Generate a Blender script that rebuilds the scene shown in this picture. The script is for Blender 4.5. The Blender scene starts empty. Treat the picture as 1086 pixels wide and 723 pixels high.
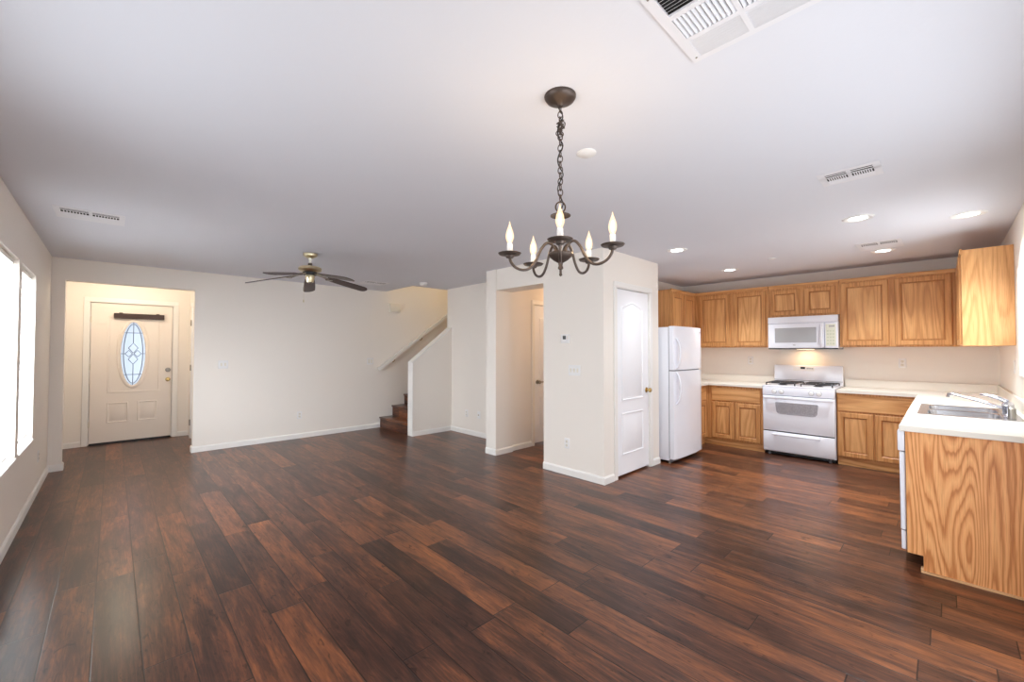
import bpy, bmesh, math, random
from mathutils import Vector, Matrix
R = math.radians
PI = math.pi
random.seed(7)
S = bpy.context.scene
C = S.collection

# ------------------------------------------------------------------ camera
cam_d = bpy.data.cameras.new('camera')
cam_d.sensor_width = 36.0
cam_d.lens = 36.0 * 440.78 / 1086.0
cam_d.clip_start = 0.02
cam = bpy.data.objects.new('camera', cam_d)
C.objects.link(cam)
cam.location = (0, 0, 1.3772)
cam.rotation_euler = (PI / 2 + 0.02171, 0, -0.76507)
S.camera = cam

# ------------------------------------------------------------------ view, world, daylight
S.view_settings.view_transform = 'Standard'
S.view_settings.look = 'None'
S.view_settings.gamma = 1.0
S.view_settings.use_curve_mapping = False
S.view_settings.exposure = 0.4
S.cycles.max_bounces = 14
S.cycles.diffuse_bounces = 8
S.cycles.glossy_bounces = 4
S.cycles.transparent_max_bounces = 12
S.cycles.sample_clamp_indirect = 6.0
S.cycles.caustics_reflective = False
S.cycles.caustics_refractive = False

world = bpy.data.worlds.new('sky')
S.world = world
world.use_nodes = True
bg = world.node_tree.nodes['Background']
bg.inputs['Color'].default_value = (0.86, 0.93, 1.0, 1)
bg.inputs['Strength'].default_value = 1.2

DAY = (0.90, 0.95, 1.0)
WARM = (1.0, 0.85, 0.64)
def area(name, loc, rot, sx, sy, power, col):
    d = bpy.data.lights.new(name, 'AREA')
    d.shape = 'RECTANGLE'; d.size = sx; d.size_y = sy
    d.energy = power; d.color = col
    o = bpy.data.objects.new(name, d); C.objects.link(o)
    o.location = loc; o.rotation_euler = rot
    return o
# daylight just outside the openings (patio door, kitchen window, two living room windows), plus two added fills
area('patio_daylight', (1.7, -0.60, 1.05), (R(-90), 0, PI), 2.8, 2.0, 41, DAY)
area('added_ground_bounce', (1.7, -1.45, 0.02), (PI, 0, 0), 2.8, 1.5, 3, (1.0, 0.98, 0.95))  # added up-facing lamp, imitates ground bounce to brighten the ceiling
area('kitchen_window_daylight', (4.68, -0.62, 1.6), (R(-90), 0, PI), 0.9, 0.8, 15, DAY)
area('front_window_daylight', (-0.80, 4.87, 1.31), (0, R(-90), 0), 1.6, 1.9, 170, DAY)
area('added_window_fill', (-0.80, 1.75, 1.31), (0, R(-90), 0), 1.6, 1.5, 20, DAY)  # fill lamp behind the added, unseen window
def point(name, loc, power, col, rad=0.05):
    d = bpy.data.lights.new(name, 'POINT')
    d.energy = power; d.color = col; d.shadow_soft_size = rad
    o = bpy.data.objects.new(name, d); C.objects.link(o); o.location = loc
    return o
def spot(name, loc, power, col, size=112, rad=0.06):
    d = bpy.data.lights.new(name, 'SPOT')
    d.energy = power; d.color = col; d.spot_size = R(size); d.spot_blend = 1.0
    d.shadow_soft_size = rad
    o = bpy.data.objects.new(name, d); C.objects.link(o); o.location = loc
    return o
P_ENTRY, P_HALL, P_STAIR, P_DOWN, P_BULB = 11.5, 9, 30, 92, 1.6

# ------------------------------------------------------------------ materials
def lin(r, g, b):
    f = lambda c: c / 12.92 if c <= 0.04045 else ((c + 0.055) / 1.055) ** 2.4
    return (f(r / 255), f(g / 255), f(b / 255), 1)
def newmat(name):
    m = bpy.data.materials.new(name); m.use_nodes = True
    nt = m.node_tree
    return m, nt, nt.nodes['Principled BSDF'], nt.nodes['Material Output']
class NT:
    def __init__(s, nt): s.nt = nt
    def n(s, t, **kw):
        x = s.nt.nodes.new(t)
        for k, v in kw.items(): setattr(x, k, v)
        return x
    def l(s, a, b): s.nt.links.new(a, b)
    def math(s, op, a, b=None, c=None):
        x = s.n('ShaderNodeMath', operation=op)
        for i, v in enumerate((a, b, c)):
            if v is None: continue
            if hasattr(v, 'is_linked'): s.l(v, x.inputs[i])
            else: x.inputs[i].default_value = v
        return x.outputs[0]
    def ramp(s, fac, stops, interp='LINEAR'):
        x = s.n('ShaderNodeValToRGB'); cr = x.color_ramp; cr.interpolation = interp
        while len(cr.elements) < len(stops): cr.elements.new(0.5)
        for e, (p, c) in zip(cr.elements, stops): e.position = p; e.color = c
        s.l(fac, x.inputs[0]); return x.outputs[0]
    def mix(s, fac, a, b, blend='MIX'):
        x = s.n('ShaderNodeMix', data_type='RGBA', blend_type=blend)
        for sock, v in ((x.inputs[0], fac), (x.inputs[6], a), (x.inputs[7], b)):
            if hasattr(v, 'is_linked'): s.l(v, sock)
            else: sock.default_value = v
        return x.outputs[2]
def plain(name, col, rough=0.5, metal=0.0, spec=0.5, coat=0.0):
    m, nt, b, o = newmat(name)
    t = NT(nt)
    b.inputs['Roughness'].default_value = rough
    b.inputs['Metallic'].default_value = metal
    b.inputs['Specular IOR Level'].default_value = spec
    b.inputs['Coat Weight'].default_value = coat
    tc = t.n('ShaderNodeTexCoord')
    nz = t.n('ShaderNodeTexNoise'); nz.inputs['Scale'].default_value = 6.0
    t.l(tc.outputs['Object'], nz.inputs['Vector'])
    c2 = tuple(min(1, x * 0.96) for x in col[:3]) + (1,)
    t.l(t.mix(nz.outputs[0], col, c2), b.inputs['Base Color'])
    return m
def paint(name, col, bump=0.05, scale=90, rough=0.85):
    m, nt, b, o = newmat(name)
    t = NT(nt)
    tc = t.n('ShaderNodeTexCoord')
    nz = t.n('ShaderNodeTexNoise'); nz.inputs['Scale'].default_value = scale; nz.inputs['Detail'].default_value = 3
    t.l(tc.outputs['Object'], nz.inputs['Vector'])
    bp = t.n('ShaderNodeBump'); bp.inputs['Strength'].default_value = bump; bp.inputs['Distance'].default_value = 0.004
    t.l(nz.outputs[0], bp.inputs['Height']); t.l(bp.outputs[0], b.inputs['Normal'])
    n2 = t.n('ShaderNodeTexNoise'); n2.inputs['Scale'].default_value = 1.3
    t.l(tc.outputs['Object'], n2.inputs['Vector'])
    t.l(t.mix(n2.outputs[0], col, tuple(x * 0.975 for x in col[:3]) + (1,)), b.inputs['Base Color'])
    b.inputs['Roughness'].default_value = rough
    b.inputs['Specular IOR Level'].default_value = 0.25
    return m
def emis(name, col, strength):
    m, nt, b, o = newmat(name)
    b.inputs['Base Color'].default_value = (0.9, 0.9, 0.9, 1)
    b.inputs['Emission Color'].default_value = col
    b.inputs['Emission Strength'].default_value = strength
    return m

def oak_mat(name, k=9.0, zs=0.7, xs=5.0, horizontal=False, cols=None, contrast=1.0, pore=0.5):
    """oak veneer: contour lines of a stretched noise give cathedral figures, fine pores follow the grain"""
    m, nt, b, o = newmat(name)
    t = NT(nt)
    tc = t.n('ShaderNodeTexCoord'); oi = t.n('ShaderNodeObjectInfo')
    ofs = t.n('ShaderNodeVectorMath', operation='SCALE')
    cx = t.n('ShaderNodeCombineXYZ')
    for i in range(3): t.l(oi.outputs['Random'], cx.inputs[i])
    ofs.inputs['Scale'].default_value = 37.0
    t.l(cx.outputs[0], ofs.inputs[0])
    def stretched(a, c):
        mp = t.n('ShaderNodeMapping')
        mp.inputs['Scale'].default_value = (c, c, a) if horizontal else (a, a, c)
        t.l(tc.outputs['Object'], mp.inputs['Vector'])
        add = t.n('ShaderNodeVectorMath', operation='ADD')
        t.l(mp.outputs[0], add.inputs[0]); t.l(ofs.outputs[0], add.inputs[1])
        return add.outputs[0]
    nz = t.n('ShaderNodeTexNoise'); nz.inputs['Scale'].default_value = 1.0
    nz.inputs['Detail'].default_value = 0.6; nz.inputs['Roughness'].default_value = 0.3
    t.l(stretched(xs, zs), nz.inputs['Vector'])
    jag = t.n('ShaderNodeTexNoise'); jag.inputs['Scale'].default_value = 1.0; jag.inputs['Detail'].default_value = 2
    t.l(stretched(90, 5), jag.inputs['Vector'])
    f = t.math('ADD', nz.outputs[0], t.math('MULTIPLY', jag.outputs[0], 0.022))
    fr = t.math('FRACT', t.math('MULTIPLY', f, k))
    n2 = t.n('ShaderNodeTexNoise'); n2.inputs['Scale'].default_value = 1.0; n2.inputs['Detail'].default_value = 2
    t.l(stretched(300, 7), n2.inputs['Vector'])
    lo, mid, dk = cols or ((226, 174, 118), (215, 160, 103), (180, 121, 70))
    light, mids, dark_ = lin(*lo), lin(*mid), lin(*dk)
    dark_ = tuple(mids[i] + (dark_[i] - mids[i]) * contrast for i in range(3)) + (1,)
    base = t.ramp(fr, [(0.0, dark_), (0.10, mids), (0.40, light), (0.70, mids), (0.90, dark_), (1.0, dark_)])
    pr = t.ramp(n2.outputs[0], [(0.34, (0.66, 0.56, 0.46, 1)), (0.52, (1, 1, 1, 1))])
    col = t.mix(pore, base, pr, 'MULTIPLY')
    t.l(col, b.inputs['Base Color'])
    b.inputs['Roughness'].default_value = 0.36
    b.inputs['Specular IOR Level'].default_value = 0.4
    bp = t.n('ShaderNodeBump'); bp.inputs['Strength'].default_value = 0.12; bp.inputs['Distance'].default_value = 0.001
    t.l(n2.outputs[0], bp.inputs['Height']); t.l(bp.outputs[0], b.inputs['Normal'])
    return m

def floor_mat(name, W=0.166, L=1.25, along='y', small=1.0):
    m, nt, b, o = newmat(name)
    t = NT(nt)
    geo = t.n('ShaderNodeTexCoord')
    sp = t.n('ShaderNodeSeparateXYZ'); t.l(geo.outputs['Object'], sp.inputs[0])
    u, v = (sp.outputs['X'], sp.outputs['Y']) if along == 'y' else (sp.outputs['Z'], sp.outputs['Y'])
    ru = t.math('DIVIDE', t.math('ADD', u, 0.05), W)
    row = t.math('FLOOR', ru); fu = t.math('FRACT', ru)
    wn = t.n('ShaderNodeTexWhiteNoise', noise_dimensions='1D'); t.l(row, wn.inputs['W'])
    rv = t.math('DIVIDE', t.math('ADD', v, t.math('MULTIPLY', wn.outputs['Value'], 9.0)), L)
    col_ = t.math('FLOOR', rv); fv = t.math('FRACT', rv)
    cid = t.n('ShaderNodeCombineXYZ'); t.l(row, cid.inputs[0]); t.l(col_, cid.inputs[1])
    w2 = t.n('ShaderNodeTexWhiteNoise', noise_dimensions='2D'); t.l(cid.outputs[0], w2.inputs['Vector'])
    pid = w2.outputs['Value']
    # plank local grain coordinates
    gv = t.n('ShaderNodeCombineXYZ')
    t.l(t.math('ADD', u, t.math('MULTIPLY', pid, 13.0)), gv.inputs[0])
    t.l(v, gv.inputs[1]); t.l(t.math('MULTIPLY', pid, 29.0), gv.inputs[2])
    def noise(sx, sy, detail=4, rough=0.55, dist=0.0):
        mp = t.n('ShaderNodeMapping'); mp.inputs['Scale'].default_value = (sx, sy, 1)
        t.l(gv.outputs[0], mp.inputs['Vector'])
        n = t.n('ShaderNodeTexNoise'); n.inputs['Scale'].default_value = 1.0
        n.inputs['Detail'].default_value = detail; n.inputs['Roughness'].default_value = rough
        n.inputs['Distortion'].default_value = dist
        t.l(mp.outputs[0], n.inputs['Vector']); return n.outputs[0]
    blotch = noise(13, 2.0, 6, 0.68, 0.5)
    grain = noise(95, 5, 5, 0.72, 0.5)
    rings = t.math('FRACT', t.math('MULTIPLY', noise(14, 1.3, 1.5, 0.4), 9.0))
    tone = t.math('ADD', t.math('MULTIPLY', pid, 0.30), t.math('MULTIPLY', blotch, 1.05))
    tone = t.math('ADD', tone, t.math('MULTIPLY', grain, 0.72))
    tone = t.math('ADD', tone, t.math('MULTIPLY', rings, 0.07))
    tone = t.math('SUBTRACT', tone, 0.62)
    col = t.ramp(tone, [(0.04, lin(34, 25, 22)), (0.28, lin(60, 38, 31)), (0.46, lin(88, 55, 41)), (0.66, lin(128, 78, 50)), (0.95, lin(174, 108, 64))])
    knot = t.ramp(noise(24, 9, 3, 0.55, 1.2), [(0.62, (1, 1, 1, 1)), (0.70, (0.28, 0.25, 0.25, 1))])
    col = t.mix(0.85, col, knot, 'MULTIPLY')
    # joints
    eu = t.math('MINIMUM', fu, t.math('SUBTRACT', 1.0, fu))
    ev = t.math('MULTIPLY', t.math('MINIMUM', fv, t.math('SUBTRACT', 1.0, fv)), L / W)
    e = t.math('MINIMUM', eu, ev)
    joint = t.n('ShaderNodeMapRange'); joint.inputs['From Min'].default_value = 0.006; joint.inputs['From Max'].default_value = 0.022
    t.l(e, joint.inputs['Value'])
    col = t.mix(joint.outputs[0], lin(26, 18, 16), col)
    t.l(col, b.inputs['Base Color'])
    rg = t.math('ADD', 0.265, t.math('MULTIPLY', grain, 0.04))
    t.l(rg, b.inputs['Roughness'])
    b.inputs['Specular IOR Level'].default_value = 0.38
    # hand scraped relief
    scr = noise(16, 1.6, 2, 0.5, 0.8)
    h = t.math('ADD', t.math('MULTIPLY', scr, 0.0024), t.math('MULTIPLY', grain, 0.00012))
    h = t.math('ADD', h, t.math('MULTIPLY', joint.outputs[0], 0.0011))
    bp = t.n('ShaderNodeBump'); bp.inputs['Strength'].default_value = 0.40; bp.inputs['Distance'].default_value = 1.0
    t.l(h, bp.inputs['Height']); t.l(bp.outputs[0], b.inputs['Normal'])
    return m

def glass_mat(name, tint=(1, 1, 1, 1), frost=0.0):
    m, nt, b, o = newmat(name)
    t = NT(nt)
    tr = t.n('ShaderNodeBsdfTransparent'); tr.inputs[0].default_value = tint
    gl = t.n('ShaderNodeBsdfGlossy'); gl.inputs['Roughness'].default_value = 0.05
    mx = t.n('ShaderNodeMixShader')
    mx.inputs[0].default_value = 0.05; t.l(tr.outputs[0], mx.inputs[1]); t.l(gl.outputs[0], mx.inputs[2])
    out = mx.outputs[0]
    if frost:
        tl = t.n('ShaderNodeBsdfTranslucent'); tl.inputs[0].default_value = (0.95, 0.97, 1, 1)
        m2 = t.n('ShaderNodeMixShader'); m2.inputs[0].default_value = frost
        t.l(out, m2.inputs[1]); t.l(tl.outputs[0], m2.inputs[2]); out = m2.outputs[0]
    t.l(out, o.inputs['Surface'])
    return m
def slat_mat(name):
    m, nt, b, o = newmat(name)
    t = NT(nt)
    df = t.n('ShaderNodeBsdfDiffuse'); df.inputs[0].default_value = (0.86, 0.86, 0.86, 1)
    tl = t.n('ShaderNodeBsdfTranslucent'); tl.inputs[0].default_value = (0.9, 0.9, 0.9, 1)
    mx = t.n('ShaderNodeMixShader'); mx.inputs[0].default_value = 0.06
    t.l(df.outputs[0], mx.inputs[1]); t.l(tl.outputs[0], mx.inputs[2]); t.l(mx.outputs[0], o.inputs['Surface'])
    return m
def mesh_window_mat(name):
    # oven door glass: grey with a fine printed screen of dots
    m, nt, b, o = newmat(name)
    t = NT(nt)
    tc = t.n('ShaderNodeTexCoord')
    vo = t.n('ShaderNodeTexVoronoi'); vo.inputs['Scale'].default_value = 120
    t.l(tc.outputs['Object'], vo.inputs['Vector'])
    t.l(t.ramp(vo.outputs['Distance'], [(0.3, lin(150, 150, 158)), (0.6, lin(190, 190, 196))]), b.inputs['Base Color'])
    b.inputs['Roughness'].default_value = 0.15
    return m

M = {}
M['wall'] = paint('cream_wall_paint', lin(240, 234, 226))
M['wall_warm'] = M['wall']
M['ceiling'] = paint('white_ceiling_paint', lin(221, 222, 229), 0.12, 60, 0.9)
M['trim'] = paint('white_trim_paint', lin(240, 238, 234), 0.01, 40, 0.4)
M['door'] = paint('white_door_paint', lin(243, 244, 248), 0.02, 60, 0.4)
M['entry_door'] = paint('off_white_door_paint', lin(240, 231, 222), 0.02, 60, 0.45)
M['floor'] = floor_mat('hand_scraped_dark_planks')
M['stair_wood'] = floor_mat('dark_stair_wood', 0.19, 1.6, 'z')
M['oak'] = oak_mat('honey_oak', 8.0, 0.7, 8.0, contrast=0.45)
M['oak_frame'] = oak_mat('honey_oak_frame', 7.0, 0.5, 14.0, cols=((216, 161, 104), (204, 147, 91), (168, 111, 63)), contrast=0.5)
M['oak_groove'] = oak_mat('shade_stained_oak_bead', 7.0, 0.5, 14.0, cols=((184, 126, 74), (174, 116, 67), (150, 97, 54)), contrast=0.5)  # darker tone paints shade into the groove, besides stain gathered there
M['oak_h'] = oak_mat('honey_oak_across', 6.0, 0.7, 8.0, True, contrast=0.55)
M['oak_panel'] = oak_mat('oak_veneer_cathedral', 24.0, 0.85, 7.0, cols=((240, 180, 122), (230, 164, 107), (192, 120, 68)), contrast=0.8)
M['oak_side'] = oak_mat('oak_veneer_quiet', 9.0, 0.7, 8.0, cols=((228, 174, 118), (220, 165, 108), (198, 140, 86)), contrast=0.6)
M['oak_pale'] = oak_mat('raw_oak_strip', 6.0, 0.8, 5.0, True, cols=((226, 184, 140), (220, 176, 130), (204, 158, 112)))
M['laminate'] = plain('cream_laminate', lin(237, 231, 220), 0.35)
M['white'] = plain('white_enamel', lin(240, 242, 250), 0.22, 0, 0.5, 0.3)
M['white_matte'] = plain('white_plastic', lin(238, 237, 236), 0.45)
M['ivory'] = plain('ivory_plastic', lin(232, 226, 212), 0.5)
M['vent'] = plain('white_vent_enamel', lin(228, 227, 231), 0.6)
M['grey'] = plain('grey_gasket', lin(120, 120, 124), 0.6)
M['dark'] = plain('black_plastic', lin(18, 18, 20), 0.4)
M['void'] = plain('duct_shade', lin(30, 28, 28), 0.9)
M['iron'] = plain('cast_iron', lin(52, 50, 52), 0.6)
M['steel'] = plain('brushed_steel', lin(196, 196, 200), 0.25, 1.0)
M['chrome'] = plain('chrome', lin(220, 220, 226), 0.08, 1.0)
M['brass'] = plain('brass', lin(206, 178, 118), 0.22, 1.0)
M['pale_brass'] = plain('pale_polished_brass', lin(222, 210, 176), 0.28, 1.0)
M['nickel'] = plain('satin_nickel', lin(160, 155, 148), 0.3, 1.0)
M['bronze'] = plain('oil_rubbed_bronze', lin(88, 77, 71), 0.42, 0.7)
M['blade'] = plain('dark_walnut_blade', lin(62, 44, 40), 0.4)
M['brown'] = plain('brown_cover', lin(96, 82, 72), 0.5)
M['shade'] = plain('dark_rolled_fabric', lin(66, 52, 50), 0.8)
M['screen_grey'] = plain('grey_microwave_glass', lin(172, 172, 174), 0.2)
M['oven_glass'] = mesh_window_mat('dotted_oven_glass')
M['keypad'] = plain('cream_keypad', lin(226, 226, 208), 0.4)
M['keybutton'] = plain('pale_green_key', lin(206, 210, 186), 0.5)
M['glass'] = glass_mat('clear_glass')
M['frost'] = glass_mat('bevelled_glass', (0.62, 0.66, 0.72, 1), 0.45)
M['came'] = plain('lead_came', lin(96, 99, 110), 0.5, 0.0)
M['slat'] = slat_mat('white_blind_slat')
M['lamp'] = emis('led_disc', (1.0, 0.97, 0.93, 1), 9.0)
def bulb_mat(name):
    m, nt, b, o = newmat(name)
    t = NT(nt)
    tr = t.n('ShaderNodeBsdfTransparent'); em = t.n('ShaderNodeEmission')
    em.inputs[0].default_value = (1.0, 0.66, 0.36, 1); em.inputs[1].default_value = 2.1
    mx = t.n('ShaderNodeMixShader'); mx.inputs[0].default_value = 0.5
    t.l(tr.outputs[0], mx.inputs[1]); t.l(em.outputs[0], mx.inputs[2]); t.l(mx.outputs[0], o.inputs['Surface'])
    return m
M['bulb'] = bulb_mat('flame_bulb')
M['filament'] = emis('lit_filament', (1.0, 0.85, 0.62, 1), 8.0)
M['warm_lens'] = emis('warm_lens', (1.0, 0.74, 0.45, 1), 4.0)

# ------------------------------------------------------------------ mesh helpers
class MB:
    def __init__(s, off=(0, 0, 0), mat=None):
        s.bm = bmesh.new(); s.off = Vector(off); s.m = mat
    def _fix(s, vs):
        for v in vs:
            if s.m is not None: v.co = s.m @ v.co
            v.co -= s.off
    def box(s, x0, y0, z0, x1, y1, z1, bev=0.0, seg=1):
        if x0 > x1: x0, x1 = x1, x0
        if y0 > y1: y0, y1 = y1, y0
        if z0 > z1: z0, z1 = z1, z0
        vs = [s.bm.verts.new(c) for c in ((x0, y0, z0), (x1, y0, z0), (x1, y1, z0), (x0, y1, z0), (x0, y0, z1), (x1, y0, z1), (x1, y1, z1), (x0, y1, z1))]
        fs = [s.bm.faces.new([vs[i] for i in q]) for q in ((3, 2, 1, 0), (4, 5, 6, 7), (0, 1, 5, 4), (1, 2, 6, 5), (2, 3, 7, 6), (3, 0, 4, 7))]
        if bev > 0:
            es = list({e for f in fs for e in f.edges})
            r = bmesh.ops.bevel(s.bm, geom=es, offset=bev, segments=seg, affect='EDGES', profile=0.5)
            vs = list({v for f in r['faces'] for v in f.verts} | {v for v in vs if v.is_valid})
        s._fix(vs); return s
    def prism(s, pts, axis, lo, hi):
        """pts 2-D outline; axis 'x': pts=(y,z); 'y': pts=(x,z); 'z': pts=(x,y)"""
        def co(p, w):
            return {'x': (w, p[0], p[1]), 'y': (p[0], w, p[1]), 'z': (p[0], p[1], w)}[axis]
        a = [s.bm.verts.new(co(p, lo)) for p in pts]; b = [s.bm.verts.new(co(p, hi)) for p in pts]
        n = len(pts)
        s.bm.faces.new(a); s.bm.faces.new(b[::-1])
        for i in range(n): s.bm.faces.new((a[i], b[i], b[(i + 1) % n], a[(i + 1) % n]))
        s._fix(a + b); return s
    def lathe(s, prof, c=(0, 0, 0), seg=24, axis='z', cap=True):
        rings = []
        for r, h in prof:
            ring = []
            if r < 1e-6:
                p = (0, 0, h); ring = [p]
            else:
                ring = [(r * math.cos(2 * PI * i / seg), r * math.sin(2 * PI * i / seg), h) for i in range(seg)]
            out = []
            for x, y, z in ring:
                if axis == 'y': x, y, z = x, z, y
                elif axis == 'x': x, y, z = z, x, y
                out.append(s.bm.verts.new((x + c[0], y + c[1], z + c[2])))
            rings.append(out)
        for a, b in zip(rings, rings[1:]):
            for i in range(seg):
                j = (i + 1) % seg
                q = []
                for v in (a[i % len(a)], a[j % len(a)], b[j % len(b)], b[i % len(b)]):
                    if v not in q: q.append(v)
                if len(q) >= 3: s.bm.faces.new(q)
        if cap:
            for r_ in (rings[0], rings[-1]):
                if len(r_) > 2: s.bm.faces.new(r_)
        s._fix([v for r_ in rings for v in r_]); return s
    def tube(s, pts, r, seg=8, closed=False, flat=None):
        pts = [Vector(p) for p in pts]; n = len(pts)
        rr = r if isinstance(r, (list, tuple)) else [r] * n
        T = []
        for i in range(n):
            a = pts[(i - 1) % n] if (closed or i > 0) else pts[i]
            b = pts[(i + 1) % n] if (closed or i < n - 1) else pts[i]
            T.append((b - a).normalized())
        up = Vector((0, 0, 1)) if abs(T[0].z) < 0.9 else Vector((1, 0, 0))
        N = (up - T[0] * up.dot(T[0])).normalized()
        rings = []
        for i in range(n):
            N = (N - T[i] * N.dot(T[i]))
            N = N.normalized() if N.length > 1e-6 else Vector((1, 0, 0))
            B = T[i].cross(N)
            ring = []
            for k in range(seg):
                a = 2 * PI * k / seg
                ring.append(s.bm.verts.new(pts[i] + (N * math.cos(a) + B * math.sin(a) * (flat or 1.0)) * rr[i]))
            rings.append(ring)
        m = n if closed else n - 1
        for i in range(m):
            a, b = rings[i], rings[(i + 1) % n]
            for k in range(seg): s.bm.faces.new((a[k], a[(k + 1) % seg], b[(k + 1) % seg], b[k]))
        if not closed: s.bm.faces.new(rings[0][::-1]); s.bm.faces.new(rings[-1])
        s._fix([v for r_ in rings for v in r_]); return s
    def relief(s, poly, loops, y=0.0, back=None):
        """poly: outline (x,z) seen from -y, counter-clockwise. loops: (inset, height toward -y)."""
        n = len(poly)
        P2 = [Vector((p[0], p[1])) for p in poly]
        rings = []
        for d, h in loops:
            ring = []
            for i in range(n):
                a, b, c = P2[i - 1], P2[i], P2[(i + 1) % n]
                e1 = (b - a).normalized(); e2 = (c - b).normalized()
                n1 = Vector((-e1.y, e1.x)); n2 = Vector((-e2.y, e2.x))
                k = (n1 + n2); k = k / max(0.3, 1 + n1.dot(n2))
                q = b + k * d
                ring.append(s.bm.verts.new((q.x, y - h, q.y)))
            rings.append(ring)
        for a, b in zip(rings, rings[1:]):
            for i in range(n): s.bm.faces.new((a[i], a[(i + 1) % n], b[(i + 1) % n], b[i]))
        s.bm.faces.new(rings[-1])
        allv = [v for r_ in rings for v in r_]
        if back is not None:
            bk = [s.bm.verts.new((v.co.x, back, v.co.z)) for v in rings[0]]
            for i in range(n): s.bm.faces.new((bk[i], bk[(i + 1) % n], rings[0][(i + 1) % n], rings[0][i]))
            s.bm.faces.new(bk[::-1]); allv += bk
        s._fix(allv); return s
    def build(s, name, mat, parent=None, smooth=True, kind=None, loc=None):
        bmesh.ops.recalc_face_normals(s.bm, faces=s.bm.faces[:])
        me = bpy.data.meshes.new(name); s.bm.to_mesh(me); s.bm.free()
        me.materials.append(mat)
        if smooth:
            me.polygons.foreach_set('use_smooth', [True] * len(me.polygons))
            me.set_sharp_from_angle(angle=R(38))
        o = bpy.data.objects.new(name, me); C.objects.link(o)
        if parent is not None: o.parent = parent
        if loc is not None: o.location = loc
        if kind: o['kind'] = kind
        return o
def rect(x0, z0, x1, z1): return [(x0, z0), (x1, z0), (x1, z1), (x0, z1)]
def tag(o, label, cat=None, group=None, kind=None):
    o['label'] = label
    if cat: o['category'] = cat
    if group: o['group'] = group
    if kind: o['kind'] = kind
    return o
def thing(name, label, cat, loc=(0, 0, 0), rz=0.0, group=None):
    o = bpy.data.objects.new(name, None); C.objects.link(o)
    o.empty_display_size = 0.1
    o.location = loc; o.rotation_euler = (0, 0, rz)
    return tag(o, label, cat, group)
def copy_thing(o, loc, rz=None, label=None):
    c = o.copy(); C.objects.link(c); c.location = loc
    if rz is not None: c.rotation_euler = (0, 0, rz)
    if label: c['label'] = label
    for ch in list(o.children):
        d = ch.copy(); C.objects.link(d); d.parent = c
        for g in list(ch.children):
            e = g.copy(); C.objects.link(e); e.parent = d
    return c
def struct(mb, name, mat, label, parent=None, loc=None):
    o = mb.build(name, mat, parent, smooth=False, kind='structure')
    o['label'] = label
    return o
NEGX, POSY, POSX = R(-90), PI, R(90)     # turns a part that faces -y toward -x, +y, +x

# ------------------------------------------------------------------ room dimensions
XL, YR, YF, XK, YN = -0.515, -0.41, 7.017, 6.93, 8.52
H = 2.44
XP, YP = 3.644, 2.4345
YKW = 3.05

def wall_x(mb, y0, y1, x0, x1, z1, holes=()):
    """wall slab running along x between y0 and y1, with openings (xa,xb,za,zb)"""
    xs = x0
    for xa, xb, za, zb in sorted(holes):
        mb.box(xs, y0, 0, xa, y1, z1)
        if za > 0: mb.box(xa, y0, 0, xb, y1, za)
        if zb < z1: mb.box(xa, y0, zb, xb, y1, z1)
        xs = xb
    mb.box(xs, y0, 0, x1, y1, z1); return mb
def wall_y(mb, x0, x1, y0, y1, z1, holes=()):
    ys = y0
    for ya, yb, za, zb in sorted(holes):
        mb.box(x0, ys, 0, x1, ya, z1)
        if za > 0: mb.box(x0, ya, 0, x1, yb, za)
        if zb < z1: mb.box(x0, ya, zb, x1, yb, z1)
        ys = yb
    mb.box(x0, ys, 0, x1, y1, z1); return mb

struct(MB().box(-0.65, -0.55, -0.06, 7.2, 8.75, 0), 'floor', M['floor'], 'dark hand-scraped wood plank floor through the whole open room')
mb = MB()
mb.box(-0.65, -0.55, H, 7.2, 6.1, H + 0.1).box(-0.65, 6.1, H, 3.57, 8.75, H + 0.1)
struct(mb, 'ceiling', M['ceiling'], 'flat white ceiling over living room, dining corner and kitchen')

WIN1, WIN2, WIN_ADDED = (4.00, 4.80, 0.56, 2.055), (4.935, 5.735, 0.56, 2.05), (1.0, 2.5, 0.56, 2.055)
struct(wall_y(MB(), XL - 0.13, XL, -0.55, 8.75, H, [WIN1, WIN2, WIN_ADDED]), 'wall_left', M['wall'], 'cream wall on the left with tall windows')
KWIN = (4.25, 5.20, 1.17, 2.02)
PAT = (0.35, 3.05, 0.0, 2.05)
struct(wall_x(MB(), YR - 0.13, YR, -0.65, 7.2, H, [KWIN, PAT]), 'wall_right', M['wall'], 'cream wall with the kitchen window over the sink')
struct(MB().box(XK, YR, 0, XK + 0.12, YKW + 0.12, H), 'wall_kitchen', M['wall'], 'cream kitchen wall behind the stove and cabinets')
struct(MB().box(4.83, YKW, 0, XK + 0.12, YKW + 0.1, H), 'wall_fridge', M['wall'], 'cream kitchen wall behind the refrigerator')
DOOR_P = (3.885, 4.600, 0.0, 2.055)
mb = wall_x(MB(), YP, YP + 0.11, XP, 4.83, H, [DOOR_P])
mb.box(XP, YP + 0.11, 0, XP + 0.11, 3.26, H).box(4.72, YP + 0.11, 0, 4.83, 3.26, H).box(XP + 0.11, 3.15, 0, 4.72, 3.26, H)
struct(mb, 'wall_pantry', M['wall'], 'cream block of walls around the pantry, holding the thermostat')
struct(MB().box(XP, 3.26, 2.165, 3.93, 4.09, H), 'wall_header', M['wall'], 'cream header over the hallway opening')
DOOR_H = (4.405, 5.17, 0.0, 2.04)
mb = MB().box(3.632, 4.09, 0, 3.93, 4.285, H)
wall_x(mb, 4.125, 4.285, 3.93, 6.2, H, [DOOR_H])
struct(mb, 'wall_hall', M['wall'], 'cream wall end and hallway wall beside the hall door')
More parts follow.
